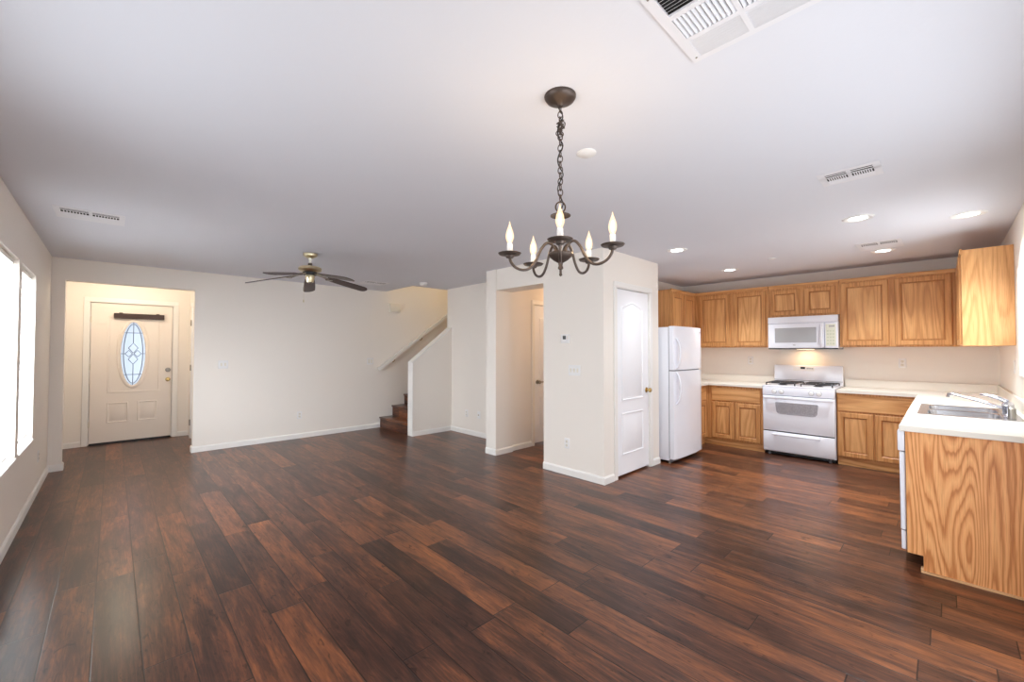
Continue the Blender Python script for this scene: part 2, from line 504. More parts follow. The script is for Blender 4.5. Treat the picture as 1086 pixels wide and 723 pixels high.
struct(MB().box(6.1, 3.15, 0, 6.2, 4.125, H).box(4.83, 3.15, 0, 6.1, 3.26, H), 'wall_hallend', M['wall'], 'cream walls closing the hallway')
struct(MB().box(4.40, 4.285, 0, 5.2, 4.9, 0.02).box(4.3, 4.8, 0, 5.3, 4.9, H), 'wall_closet', M['wall'], 'cream closet wall behind the hall door')
struct(MB().box(4.22, 4.285, 0, 4.33, 6.03, H), 'wall_alcove', M['wall'], 'cream alcove wall between hallway and stairs')
NOOK = (-0.405, 0.79, 0.0, 2.185)
mb = wall_x(MB(), YF, YF + 0.12, XL, 7.2, H, [NOOK])
mb.box(3.3, YF, H, 7.2, YF + 0.12, 5.0)
struct(mb, 'wall_far', M['wall'], 'long cream far wall with the entry opening')
DOOR_F = (-0.245, 0.690, 0.0, 2.075)
struct(wall_x(MB(), YN, YN + 0.12, XL, 1.1, H, [DOOR_F]), 'wall_entry', M['wall'], 'cream entry wall around the front door')
struct(MB().box(0.90, YF + 0.12, 0, 1.02, YN, H), 'wall_nook', M['wall'], 'cream side wall of the entry nook')
# stairwell
pz = lambda x: 1.165 + (x - 3.455) * 0.762
mb = MB().prism([(3.47, 0), (4.22, 0), (4.22, pz(4.22)), (3.47, pz(3.47))], 'y', 5.90, 6.03)
struct(mb, 'wall_pony', M['wall'], 'low cream stair wall with sloping top')
struct(MB().box(4.33, 5.97, 0, 7.1, 6.03, 5.0), 'wall_stair', M['wall'], 'cream wall on the inner side of the stairs')
struct(MB().box(3.57, 6.0, H + 0.1, 4.22, 6.1, 5.0), 'wall_upstairs', M['wall'], 'cream upper wall over the stair opening')
struct(MB().box(3.47, 6.0, H + 0.1, 3.57, YF, 5.0), 'wall_landing', M['wall'], 'cream upper wall at the head of the stairwell')
struct(MB().box(7.1, 6.03, 0, 7.2, YF, 5.0), 'wall_stairend', M['wall'], 'cream wall at the end of the stairs')
struct(MB().box(3.47, 6.0, 5.0, 7.2, YF + 0.12, 5.1), 'ceiling_stairwell', M['ceiling'], 'white ceiling high over the stairwell')
mb = MB().prism([(3.462, pz(3.462)), (4.228, pz(4.228)), (4.228, pz(4.228) + 0.018), (3.462, pz(3.462) + 0.018)], 'y', 5.893, 6.037)
mb.box(3.458, 5.893, 0.0, 3.47, 6.037, pz(3.462) + 0.018)
struct(mb, 'trim_1', M['trim'], 'white cap along the sloping stair wall')

# ------------------------------------------------------------------ baseboards
def bb(mb, x0, y0, x1, y1, nx, ny, h=0.078, t=0.014):
    """board along the segment; (nx,ny) points into the room"""
    if abs(nx) > 0:
        a, b = (x0, x0 + nx * t)
        mb.prism([(a, 0), (b, 0), (b, h - 0.016), (a + nx * 0.004, h), (a, h)], 'y', min(y0, y1), max(y0, y1))
    else:
        a, b = (y0, y0 + ny * t)
        mb.prism([(a, 0), (b, 0), (b, h - 0.016), (a + ny * 0.004, h), (a, h)], 'x', min(x0, x1), max(x0, x1))
T_ = 0.014
def base(name, label, segs):
    mb = MB()
    for q in segs: bb(mb, *q)
    struct(mb, name, M['trim'], label)
base('baseboard_left', 'white baseboard along the left wall', [(XL, YR, XL, YF, 1, 0), (XL, YF + 0.12, XL, YN, 1, 0)])
base('baseboard_far', 'white baseboard along the far wall', [(XL, YF, NOOK[0] + T_, YF, 0, -1), (NOOK[0], YF, NOOK[0], YF + 0.12, 1, 0),
     (NOOK[1] - T_, YF, 3.46, YF, 0, -1), (NOOK[1], YF, NOOK[1], YF + 0.12, -1, 0)])
base('baseboard_entry', 'white baseboard beside the front door', [(XL, YN, DOOR_F[0] - 0.07, YN, 0, -1), (DOOR_F[1] + 0.07, YN, 0.9, YN, 0, -1)])
base('baseboard_pony', 'white baseboard under the stair wall', [(3.47, 5.90, 4.22, 5.90, 0, -1)])
base('baseboard_alcove', 'white baseboard along the alcove wall', [(4.22, 4.285, 4.22, 5.90, -1, 0)])
base('baseboard_hall', 'white baseboard around the hallway wall end', [(3.632, 4.09, 3.632, 4.285, -1, 0), (3.632 - T_, 4.09, 3.93, 4.09, 0, -1), (3.93, 4.125, 4.335, 4.125, 0, -1), (5.24, 4.125, 6.1, 4.125, 0, -1)])
base('baseboard_pantry', 'white baseboard around the pantry block', [(XP, YP, XP, 3.26, -1, 0), (XP - T_, YP, DOOR_P[0] - 0.065, YP, 0, -1), (DOOR_P[1] + 0.065, YP, 4.83, YP, 0, -1), (XP, 3.26, 6.1, 3.26, 0, 1)])
base('baseboard_right', 'white baseboard along the patio door wall', [(XL, YR, PAT[0] - 0.05, YR, 0, 1), (PAT[1] + 0.05, YR, 3.63, YR, 0, 1)])

# ------------------------------------------------------------------ door builders
def casing(name, label, x0, x1, z1, w, y, facing=-1, t=0.016):
    mb = MB()
    f = facing
    def bar(xa, za, xb, zb): mb.box(xa, y, za, xb, y + f * t, zb, 0.004)
    bar(x0 - w, 0, x0, z1); bar(x1, 0, x1 + w, z1); bar(x0 - w, z1, x1 + w, z1 + w)
    o = struct(mb, name, M['trim'], label); return o
def jamb(mb, x0, x1, z1, ya, yb, t=0.006):
    mb.box(x0, ya, 0, x0 + t, yb, z1).box(x1 - t, ya, 0, x1, yb, z1).box(x0, ya, z1 - t, x1, yb, z1)
def arch_panel(x0, z0, x1, z1, rise):
    """outline with cathedral top, counter-clockwise from bottom-left"""
    pts = [(x0, z0), (x1, z0), (x1, z1 - rise)]
    n = 14
    for i in range(1, n):
        t_ = i / n
        x = x1 + (x0 - x1) * t_
        pts.append((x, z1 - rise + rise * 0.5 * (1 - math.cos(2 * PI * t_))))
    pts.append((x0, z1 - rise)); return pts
PANEL = [(0, -0.002), (0.003, 0.006), (0.012, 0.009), (0.020, 0.001), (0.030, 0.0008), (0.046, 0.008)]
def knob_set(parent, x, z, y, mat, lever=False, name='knob'):
    mb = MB(); mb.lathe([(0.031, 0), (0.031, -0.006), (0.018, -0.012)], (x, y, z), 20, 'y')
    mb.lathe([(0.009, -0.01), (0.009, -0.03), (0.024, -0.036), (0.027, -0.048), (0.022, -0.060), (0.0, -0.064)], (x, y, z), 20, 'y')
    if lever: mb.box(x, y - 0.05, z - 0.009, x + 0.1, y - 0.035, z + 0.009, 0.004)
    return mb.build(name, mat, parent)
def hinges(parent, x, y, zs, mat):
    for z in zs:
        h = MB().lathe([(0.006, -0.045), (0.006, 0.045)], (x, y - 0.006, z), 10)
        h.box(x - 0.012, y - 0.003, z - 0.044, x + 0.012, y + 0.002, z + 0.044)
        h.build('hinge', mat, parent)

# pantry door
d = thing('door_1', 'white two-panel arched pantry door with brass knob, beside the refrigerator', 'door', (0, 0, 0)); d['kind'] = 'structure'
x0, x1, zt = DOOR_P[0] + 0.009, DOOR_P[1] - 0.009, DOOR_P[3] - 0.012
yd = YP + 0.012
mb = MB().box(x0, yd, 0.022, x1, yd + 0.035, zt, 0.002)
mb.relief(arch_panel(4.005, 0.822, 4.468, 1.912, 0.055), PANEL, yd)
mb.relief(rect(4.005, 0.232, 4.468, 0.690), PANEL, yd)
mb.build('slab', M['door'], d)
knob_set(d, 4.545, 0.908, yd, M['brass'])
hinges(d, x0 - 0.004, yd, (0.25, 1.018, 1.77), M['nickel'])
mb = MB(); jamb(mb, DOOR_P[0], DOOR_P[1], DOOR_P[3], YP, YP + 0.11)
mb.build('jamb', M['trim'], d, smooth=False)
casing('trim_2', 'white casing around the pantry door', DOOR_P[0], DOOR_P[1], DOOR_P[3], 0.058, YP)

# hallway door
d = thing('door_2', 'white panel door in the hallway with dark lever handle', 'door'); d['kind'] = 'structure'
x0, x1, zt = DOOR_H[0] + 0.008, DOOR_H[1] - 0.008, DOOR_H[3] - 0.012
yd = 4.135
mb = MB().box(x0, yd, 0.03, x1, yd + 0.035, zt, 0.002)
mb.relief(arch_panel(x0 + 0.12, 0.84, x1 - 0.12, 1.90, 0.055), PANEL, yd)
mb.relief(rect(x0 + 0.12, 0.23, x1 - 0.12, 0.70), PANEL, yd)
mb.build('slab', M['door'], d)
knob_set(d, x0 + 0.07, 0.91, yd, M['nickel'], True, 'lever')
mb = MB(); jamb(mb, DOOR_H[0], DOOR_H[1], DOOR_H[3], 4.125, 4.285); mb.build('jamb', M['trim'], d, smooth=False)
casing('trim_3', 'white casing around the hallway door', DOOR_H[0], DOOR_H[1], DOOR_H[3], 0.06, 4.125)

# front door with oval glass
d = thing('door_3', 'off-white front door with an oval leaded glass', 'door'); d['kind'] = 'structure'
fx0, fx1, fz0, fz1 = DOOR_F[0] + 0.012, DOOR_F[1] - 0.012, 0.028, DOOR_F[3] - 0.014
yd = YN + 0.010
ecx, ecz, ea, eb = 0.224, 1.322, 0.140, 0.478
def holed_plate(mb, y, loopsize=72):
    """front plate with an oval hole"""
    N = 96
    inner, outer = [], []
    for i in range(N):
        a = 2 * PI * i / N
        cx_, sz_ = math.cos(a), math.sin(a)
        inner.append((ecx + ea * cx_, ecz + eb * sz_))
        tx = ((fx1 if cx_ > 0 else fx0) - ecx) / cx_ if abs(cx_) > 1e-9 else 1e9
        tz = ((fz1 if sz_ > 0 else fz0) - ecz) / sz_ if abs(sz_) > 1e-9 else 1e9
        k = min(tx, tz); outer.append([ecx + k * cx_, ecz + k * sz_])
    for cx_, cz_ in ((fx0, fz0), (fx0, fz1), (fx1, fz0), (fx1, fz1)):
        j = min(range(N), key=lambda q: (outer[q][0] - cx_) ** 2 + (outer[q][1] - cz_) ** 2)
        outer[j] = [cx_, cz_]
    L = []
    for yy in (y, y + 0.042):
        L.append(([mb.bm.verts.new((p[0], yy, p[1])) for p in inner], [mb.bm.verts.new((p[0], yy, p[1])) for p in outer]))
    for i in range(N):
        j = (i + 1) % N
        mb.bm.faces.new((L[0][0][i], L[0][0][j], L[0][1][j], L[0][1][i]))
        mb.bm.faces.new((L[1][0][j], L[1][0][i], L[1][1][i], L[1][1][j]))
        mb.bm.faces.new((L[0][1][i], L[0][1][j], L[1][1][j], L[1][1][i]))
        mb.bm.faces.new((L[0][0][j], L[0][0][i], L[1][0][i], L[1][0][j]))
mb = MB(); holed_plate(mb, yd)
mb.relief(rect(-0.055, 0.305, 0.180, 0.602), PANEL, yd)
mb.relief(rect(0.280, 0.305, 0.512, 0.602), PANEL, yd)
# moulding rectangle round the oval
def frame_mold(mb, x0, z0, x1, z1, w, y, h):
    for q in ((x0, z0, x1, z0 + w), (x0, z1 - w, x1, z1), (x0, z0 + w, x0 + w, z1 - w), (x1 - w, z0 + w, x1, z1 - w)):
        mb.box(q[0], y - h, q[1], q[2], y + 0.001, q[3], 0.003)
frame_mold(mb, -0.055, 0.742, 0.535, 1.885, 0.022, yd, 0.006)
mb.build('slab', M['entry_door'], d)
ov = lambda s_, n=64: [(ecx + (ea + s_) * math.cos(2 * PI * i / n), 0, ecz + (eb + s_) * math.sin(2 * PI * i / n)) for i in range(n)]
mb = MB().tube([(p[0], yd - 0.004, p[2]) for p in ov(0.022)], 0.024, 8, True, 0.45)
mb.build('oval_frame', M['entry_door'], d)
mb = MB().prism([(p[0], p[2]) for p in ov(0.005)], 'y', yd + 0.015, yd + 0.021)
pane = mb.build('oval_pane', M['frost'], d)
yc = yd + 0.012
mb = MB()
mb.tube([(p[0], yc, p[2]) for p in ov(-0.032)], 0.0048, 6, True)
def cl(*pts): mb.tube([(ecx + p[0], yc, ecz + p[1]) for p in pts], 0.0045, 6)
cl((0, 0.478), (0, 0.16)); cl((0, -0.16), (0, -0.478)); cl((-0.14, 0), (-0.092, 0)); cl((0.092, 0), (0.14, 0))
cl((-0.105, 0.315), (0.105, 0.315)); cl((-0.105, -0.315), (0.105, -0.315))
def arc(c, rx, rz, a0, a1, n=10): return [(c[0] + rx * math.cos(R(a0 + (a1 - a0) * i / n)), c[1] + rz * math.sin(R(a0 + (a1 - a0) * i / n))) for i in range(n + 1)]
for cx_, cz_, w_, h_ in ((0, 0.085, 0.055, 0.075), (0, -0.085, 0.055, 0.075), (-0.05, 0.0, 0.042, 0.05), (0.05, 0.0, 0.042, 0.05)):
    cl((cx_ - w_, cz_), (cx_, cz_ + h_), (cx_ + w_, cz_), (cx_, cz_ - h_), (cx_ - w_, cz_))
mb.build('lead_came', M['came'], pane)
mb = MB().lathe([(0.034, 0), (0.034, -0.010), (0.024, -0.020), (0.0, -0.022)], (0.634, yd, 1.066), 20, 'y')
mb.box(0.628, yd - 0.036, 1.05, 0.640, yd - 0.018, 1.082, 0.003)
mb.build('deadbolt', M['nickel'], d)
knob_set(d, 0.634, 0.915, yd, M['brass'])
hinges(d, fx0 - 0.004, yd, (0.30, 1.13, 1.82), M['ivory'])
mb = MB().box(0.004, yd - 0.055, 1.848, 0.578, yd - 0.001, 1.925, 0.006)
mb.box(0.06, yd - 0.03, 1.925, 0.10, yd - 0.004, 1.936).box(0.48, yd - 0.03, 1.925, 0.52, yd - 0.004, 1.936)
mb.build('rolled_shade', M['shade'], d)
MB().box(fx0 + 0.002, yd + 0.002, 0.006, fx1 - 0.002, yd + 0.035, 0.029).build('door_sweep', M['dark'], d, smooth=False)
MB().box(DOOR_F[0], YN - 0.004, 0.0, DOOR_F[1], YN + 0.12, 0.008).build('threshold', M['dark'], d, smooth=False)
mb = MB(); jamb(mb, DOOR_F[0], DOOR_F[1], DOOR_F[3], YN, YN + 0.12); jamb(mb, DOOR_F[0], DOOR_F[1], DOOR_F[3], YN + 0.054, YN + 0.07, 0.03); mb.build('jamb', M['trim'], d, smooth=False)
casing('trim_4', 'white casing around the front door', DOOR_F[0], DOOR_F[1], DOOR_F[3], 0.065, YN)
# closet door on the nook side wall, seen edge-on
d = thing('door_4', 'white closet door edge with hinges, right side of entry nook', 'door'); d['kind'] = 'structure'
MB().box(0.885, 7.40, 0.02, 0.898, 8.15, 2.04, 0.002).build('slab', M['door'], d)
for z in (0.25, 1.10, 1.80): MB().box(0.870, 8.15, z - 0.045, 0.898, 8.19, z + 0.045, 0.002).build('hinge', M['nickel'], d)
struct(MB().box(0.882, 8.19, 0, 0.9, 8.25, 2.11).box(0.882, 7.33, 0, 0.9, 7.40, 2.11).box(0.882, 7.40, 2.045, 0.9, 8.19, 2.11), 'trim_5', M['trim'], 'white casing of the entry closet door')

# ------------------------------------------------------------------ windows
def left_window(name, label, hole):
    ya, yb, za, zb = hole
    w = thing(name, label, 'window', (XL, (ya + yb) / 2, za)); w['kind'] = 'structure'
    off = w.location
    xo = XL - 0.125
    mb = MB(off)
    for q in ((ya, za, yb, za + 0.04), (ya, zb - 0.04, yb, zb), (ya, za + 0.04, ya + 0.04, zb - 0.04), (yb - 0.04, za + 0.04, yb, zb - 0.04), (ya, (za + zb) / 2 - 0.02, yb, (za + zb) / 2 + 0.02)):
        mb.box(xo, q[0], q[1], xo + 0.035, q[2], q[3], 0.003)
    mb.build('window_frame', M['trim'], w)
    MB(off).box(xo + 0.014, ya + 0.03, za + 0.03, xo + 0.02, yb - 0.03, zb - 0.03).build('window_pane', M['glass'], w, smooth=False)
    MB(off).box(xo + 0.035, ya, za, XL + 0.012, yb, za + 0.014, 0.004).build('window_sill', M['trim'], w)
    return w
def blind(label, hole, drop):
    ya, yb, za, zb = hole
    xc = XL - 0.045
    b = thing('window_blind', label, 'blind', (xc, (ya + yb) / 2, zb), 0, 'white mini blinds on the left wall')
    off = b.location
    MB(off).box(xc - 0.02, ya + 0.006, zb - 0.035, xc + 0.02, yb - 0.006, zb - 0.004, 0.002).build('headrail', M['trim'], b)
    mb = MB(off)
    z = zb - 0.055
    tilt = R(-32)
    dx, dz = 0.0125 * math.cos(tilt), 0.0125 * math.sin(tilt)
    while z > za + drop + 0.03:
        mb.prism([(xc - dx, z - dz), (xc + dx, z + dz), (xc + dx + 0.0006, z + dz - 0.0006), (xc + 0.0012, z - 0.0012), (xc - dx + 0.0006, z - dz - 0.0006)], 'y', ya + 0.012, yb - 0.012)
        z -= 0.026
    mb.build('slats', M['slat'], b, smooth=False)
    MB(off).box(xc - 0.013, ya + 0.012, za + drop, xc + 0.013, yb - 0.012, za + drop + 0.018, 0.002).build('bottom_rail', M['trim'], b)
    mb = MB(off)
    for y in (ya + 0.12, yb - 0.12): mb.tube([(xc + 0.014, y, zb - 0.03), (xc + 0.014, y, za + drop + 0.01)], 0.001, 4)
    mb.build('ladder_cord', M['trim'], b)
    MB(off).tube([(xc + 0.022, yb - 0.1, zb - 0.04), (xc + 0.024, yb - 0.1, zb - 0.9)], 0.003, 6).build('tilt_wand', M['trim'], b)
left_window('window_1', 'tall window on the left wall, nearest the camera', WIN1)
left_window('window_2', 'tall window on the left wall, farther of the two', WIN2)
left_window('added_window', 'unseen window added on the left wall to let in fill light', WIN_ADDED)  # added out of view, only to bring in more light
blind('white mini blind in the nearer left window, cut by the photo edge', WIN1, 0.025)
blind('white mini blind in the farther left window, near the entry', WIN2, 0.05)
# kitchen window
w = thing('window_4', 'bright kitchen window over the sink', 'window'); w['kind'] = 'structure'
xa, xb, za, zb = KWIN
yo = YR - 0.125
mb = MB()
for q in ((xa, za, xb, za + 0.04), (xa, zb - 0.04, xb, zb), (xa, za + 0.04, xa + 0.04, zb - 0.04), (xb - 0.04, za + 0.04, xb, zb - 0.04), ((xa + xb) / 2 - 0.02, za + 0.04, (xa + xb) / 2 + 0.02, zb - 0.04)):
    mb.box(q[0], yo, q[1], q[2], yo + 0.04, q[3], 0.003)
mb.build('window_frame', M['trim'], w)
MB().box(xa + 0.03, yo + 0.014, za + 0.03, xb - 0.03, yo + 0.02, zb - 0.03).build('window_pane', M['glass'], w, smooth=False)
MB().box(xa, yo + 0.04, za, xb, YR + 0.006, za + 0.012, 0.003).build('window_sill', M['trim'], w)
# patio door (just outside the photo, source of the daylight)
w = thing('door_5', 'sliding glass patio door in the wall beside the camera', 'door'); w['kind'] = 'structure'
xa, xb, za, zb = PAT
mb = MB()
for q in ((xa, 0, xb, 0.05), (xa, zb - 0.05, xb, zb), (xa, 0.05, xa + 0.05, zb - 0.05), (xb - 0.05, 0.05, xb, zb - 0.05), ((xa + xb) / 2 - 0.035, 0.05, (xa + xb) / 2 + 0.035, zb - 0.05)):
    mb.box(q[0], yo, q[1], q[2], yo + 0.05, q[3], 0.003)
mb.build('frame', M['trim'], w)
MB().box(xa + 0.04, yo + 0.02, 0.04, xb - 0.04, yo + 0.026, zb - 0.04).build('pane', M['glass'], w, smooth=False)

# ------------------------------------------------------------------ staircase
st = thing('staircase', 'dark wood stairs climbing right behind the low cream wall', 'stairs', (3.46, 6.52, 0))
rise, run = 0.187, 0.238
for i in range(12):
    x = 3.468 + i * run; z = rise * i
    MB(st.location).box(x, 6.035, 0 if i < 1 else z - 0.02, x + run + (0.02 if i < 11 else 0.3), YF - 0.004, z + rise - 0.028).build('riser', M['stair_wood'], st, smooth=False)
    MB(st.location).box(x - 0.022, 6.035, z + rise - 0.028, x + run + 0.004, YF - 0.004, z + rise, 0.006, 2).build('tread', M['stair_wood'], st)
hr = thing('handrail', 'white sloping handrail on the far wall above the stairs', 'handrail', (3.40, YF, 1.03))
dirv = Vector((1.463, 0, 1.037)).normalized(); nrm = Vector((-dirv.z, 0, dirv.x))
a = Vector((3.40, 0, 1.035)); bq = a + dirv * 3.2
hw = 0.030
mb = MB(hr.location).prism([(a.x - nrm.x * hw, a.z - nrm.z * hw), (bq.x - nrm.x * hw, bq.z - nrm.z * hw), (bq.x + nrm.x * hw, bq.z + nrm.z * hw), (a.x + nrm.x * hw, a.z + nrm.z * hw)], 'y', YF - 0.085, YF - 0.045)
mb.build('rail', M['trim'], hr, smooth=False)
for k in (0.35, 1.05, 2.2):
    p_ = a + dirv * k - nrm * 0.03
    MB(hr.location).tube([(p_.x, YF - 0.065, p_.z), (p_.x, YF - 0.065, p_.z - 0.03), (p_.x, YF - 0.03, p_.z - 0.05), (p_.x, YF - 0.001, p_.z - 0.05)], 0.007, 8).build('bracket', M['brass'], hr)

# ------------------------------------------------------------------ cabinets (built facing -y, origin at front-left-bottom of the box)
DOORP = [(0, 0.014), (0.003, 0.018), (0.049, 0.018), (0.054, 0.012), (0.060, 0.0125), (0.066, 0.009), (0.075, 0.009)]
DRAWP = [(0, 0.013), (0.006, 0.018), (0.010, 0.018)]
def ring(mb, poly, loops, y):
    mb.relief(poly, loops, y)
    mb.bm.faces.ensure_lookup_table(); mb.bm.faces.remove(mb.bm.faces[-1])
    return mb
def cabinet_door(c, xa, za, xb, zb):
    po = rect(xa, za, xb, zb)
    dmb = ring(MB(), po, [(0, 0.001), (0, 0.013), (0.005, 0.019), (0.050, 0.019), (0.053, 0.016)], 0.004)
    dd = dmb.build('door', M['oak_frame'], c)
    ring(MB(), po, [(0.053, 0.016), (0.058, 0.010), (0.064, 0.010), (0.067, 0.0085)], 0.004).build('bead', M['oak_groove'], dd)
    MB().relief(po, [(0.067, 0.0085), (0.074, 0.012), (0.080, 0.012)], 0.004).build('panel', M['oak'], dd)
def cabinet(name, label, loc, rz, w, depth, z0, z1, doors=(), drawers=(), toe=0.0, group=None, panel=None, crown=True):
    c = thing(name, label, 'cabinet', loc, rz, group)
    mb = MB().box(0, 0.004, z0, w, depth, z1)
    mb.build('body', panel or M['oak_frame'], c, smooth=False)
    # face frame strip
    if crown:
        MB().box(-0.0, -0.006, z1 - 0.03, w, 0.012, z1 + 0.012, 0.003).build('top_rail', M['oak_h'], c)
    for (xa, za, xb, zb) in doors:
        cabinet_door(c, xa, za, xb, zb)
    for (xa, za, xb, zb) in drawers:
        MB().relief(rect(xa, za, xb, zb), DRAWP, 0.004, 0.003).build('drawer_front', M['oak_h'], c)
    if toe:
        MB().box(0, toe, 0.0, w, toe + 0.02, z0).build('toe_kick', M['oak_h'], c, smooth=False)
        MB().box(0.01, toe + 0.02, 0.0, w - 0.01, depth - 0.02, z0).build('plinth', M['oak_h'], c, smooth=False)
    return c
UZ0, UZ1 = 1.415, 2.255
XU = XK - 0.33
GU, GB = 'oak wall cabinets', 'oak base cabinets'
# along the kitchen wall, local x runs toward -Y
def KX(y_left, ys): return [y_left - y for y in ys]
yl = YKW - 0.002
cabinet('wall_cabinet', 'oak wall cabinet with two tall doors, between corner and microwave', (XU, yl, 0), NEGX, yl - 1.703, 0.329, UZ0, UZ1,
        [(yl - 2.645, 1.435, yl - 2.207, 2.205), (yl - 2.150, 1.435, yl - 1.732, 2.205)], group=GU)
yl = 1.700
cabinet('wall_cabinet', 'short oak wall cabinet directly above the microwave', (XU, yl, 0), NEGX, yl - 0.915, 0.329, 1.828, UZ1,
        [(yl - 1.676, 1.848, yl - 1.330, 2.195), (yl - 1.279, 1.848, yl - 0.951, 2.195)], group=GU)
yl = 0.912
cabinet('wall_cabinet', 'oak wall cabinet with two wide doors, right of the microwave', (XU, yl, 0), NEGX, yl - YR - 0.002, 0.329, UZ0, UZ1,
        [(yl - 0.896, 1.435, yl - 0.455, 2.21), (yl - 0.400, 1.435, yl + 0.062, 2.21)], group=GU)
cabinet('wall_cabinet', 'oak wall cabinet beyond and above the refrigerator, two narrow doors', (5.79, YKW - 0.33, 0), 0, XU - 5.79 - 0.002, 0.328, UZ0, UZ1,
        [(0.03, 1.435, 0.385, 2.20), (0.43, 1.435, 0.775, 2.20)], group=GU)
c = cabinet('wall_cabinet', 'oak wall cabinet by the window showing its plain end panel', (XU - 0.022, YR + 0.305, 0), POSY, XU - 0.022 - 5.38, 0.303, UZ0, UZ1,
        [(0.22, 1.425, 0.70, 2.20), (0.735, 1.425, 1.185, 2.20)], group=GU, panel=M['oak_side'])
# base cabinets
XB = XK - 0.61
yl = YKW - 0.002
cabinet('base_cabinet', 'oak base cabinet with one wide drawer, left of the stove', (XB, yl, 0), NEGX, yl - 1.703, 0.606, 0.10, 0.86,
        [(yl - 2.368, 0.118, yl - 2.074, 0.632), (yl - 2.050, 0.118, yl - 1.738, 0.632)], [(yl - 2.368, 0.652, yl - 1.738, 0.832)], 0.035, GB, crown=False)
cabinet('base_cabinet', 'narrow oak corner base cabinet beside the refrigerator', (5.74, 2.44, 0), 0, XB - 5.74 - 0.002, 0.606, 0.10, 0.86,
        [(0.03, 0.118, 0.53, 0.632)], [(0.03, 0.652, 0.53, 0.832)], 0.035, GB, crown=False)
yl = 0.917
cabinet('base_cabinet', 'oak base cabinet with one wide drawer, right of the stove', (XB, yl, 0), NEGX, yl - YR - 0.002, 0.606, 0.10, 0.86,
        [(yl - 0.907, 0.110, yl - 0.585, 0.630), (yl - 0.566, 0.110, yl - 0.245, 0.630)], [(yl - 0.907, 0.650, yl - 0.245, 0.838)], 0.035, GB, crown=False)
cabinet('base_cabinet', 'oak sink base cabinet under the steel sink, beyond the dishwasher', (XB - 0.002, YR + 0.59, 0), POSY, XB - 0.002 - 4.285, 0.586, 0.10, 0.70,
        [(0.30, 0.118, 0.95, 0.632), (1.10, 0.118, 1.52, 0.632), (1.54, 0.118, 1.97, 0.632)], [(0.30, 0.652, 0.95, 0.832), (1.10, 0.652, 1.97, 0.832)], 0.06, GB, crown=False)
MB().box(0, 0.004, 0.70, XB - 0.002 - 4.285, 0.022, 0.86).build('apron', M['oak_frame'], bpy.data.objects['base_cabinet.003'], smooth=False)
# end panel of the sink run with toe notch
pe = thing('end_panel', 'large oak end panel of the sink counter, bold cathedral grain', 'cabinet panel', (3.645, YR + 0.3, 0))
MB(pe.location).prism([(YR + 0.002, 0.0), (0.112, 0.0), (0.112, 0.10), (0.184, 0.10), (0.184, 0.864), (YR + 0.002, 0.864)], 'x', 3.645, 3.661).build('panel', M['oak_panel'], pe, smooth=False)
MB(pe.location).prism([(YR + 0.002, 0.0), (0.124, 0.0), (0.124, 0.012), (YR + 0.002, 0.012)], 'x', 3.633, 3.6445).build('shoe_moulding', M['oak_pale'], pe, smooth=False)
MB(pe.location).box(3.634, 0.112, 0.0, 3.661, 0.124, 0.03).build('shoe_return', M['oak_pale'], pe, smooth=False)

# dishwasher
dw = thing('dishwasher', 'white dishwasher beside the oak end panel, seen edge-on', 'dishwasher', (3.97, -0.1, 0))
o_ = dw.location
MB(o_).box(3.664, YR + 0.02, 0.10, 4.272, 0.165, 0.858).build('tub', M['white'], dw, smooth=False)
MB(o_).box(3.660, 0.186, 0.232, 4.268, 0.214, 0.725, 0.004).build('door', M['white'], dw)
MB(o_).box(3.655, 0.186, 0.732, 4.272, 0.222, 0.862, 0.006, 2).build('control_panel', M['white'], dw)
MB(o_).box(3.664, 0.188, 0.108, 4.266, 0.212, 0.224, 0.003).build('lower_panel', M['white'], dw)
MB(o_).box(3.67, 0.165, 0.10, 4.26, 0.188, 0.855).build('gasket', M['grey'], dw, smooth=False)
MB(o_).box(3.68, 0.06, 0.0, 4.26, 0.09, 0.10).build('toe_kick', M['dark'], dw, smooth=False)

# ------------------------------------------------------------------ countertops
CZ0, CZ1 = 0.864, 0.900
XC = XB - 0.03
ct = thing('countertop', 'cream laminate counter with the sink, right of the stove', 'countertop', (5.2, 0.0, CZ0))
SX0, SX1, SY0, SY1 = 4.36, 5.16, -0.345, 0.135
mb = MB(ct.location)
mb.box(3.615, YR + 0.002, CZ0, SX0, 0.212, CZ1, 0.004, 2)
mb.box(SX0, SY1, CZ0, SX1, 0.212, CZ1, 0).box(SX0, YR + 0.002, CZ0, SX1, SY0, CZ1, 0)
mb.box(SX1, YR + 0.002, CZ0, XK - 0.002, 0.212, CZ1, 0)
mb.box(XC, 0.212, CZ0, XK - 0.002, 0.912, CZ1, 0.0)
mb.build('slab', M['laminate'], ct, smooth=False)
mb = MB(ct.location).box(XK - 0.022, YR + 0.022, CZ1, XK - 0.002, 0.912, 1.0, 0.003).box(3.64, YR + 0.002, CZ1, XK - 0.002, YR + 0.022, 1.0, 0.003)
mb.build('backsplash', M['laminate'], ct)
ct = thing('countertop', 'cream laminate counter left of the stove, running behind the refrigerator', 'countertop', (6.5, 2.4, CZ0))
mb = MB(ct.location).box(XC, 1.706, CZ0, XK - 0.002, YKW - 0.002, CZ1, 0.004, 2).box(5.735, 2.41, CZ0, XC, YKW - 0.002, CZ1, 0)
mb.build('slab', M['laminate'], ct, smooth=False)
mb = MB(ct.location).box(XK - 0.022, 1.706, CZ1, XK - 0.002, YKW - 0.022, 1.0, 0.003).box(5.735, YKW - 0.022, CZ1, XK - 0.002, YKW - 0.002, 1.0, 0.003)
mb.build('backsplash', M['laminate'], ct)

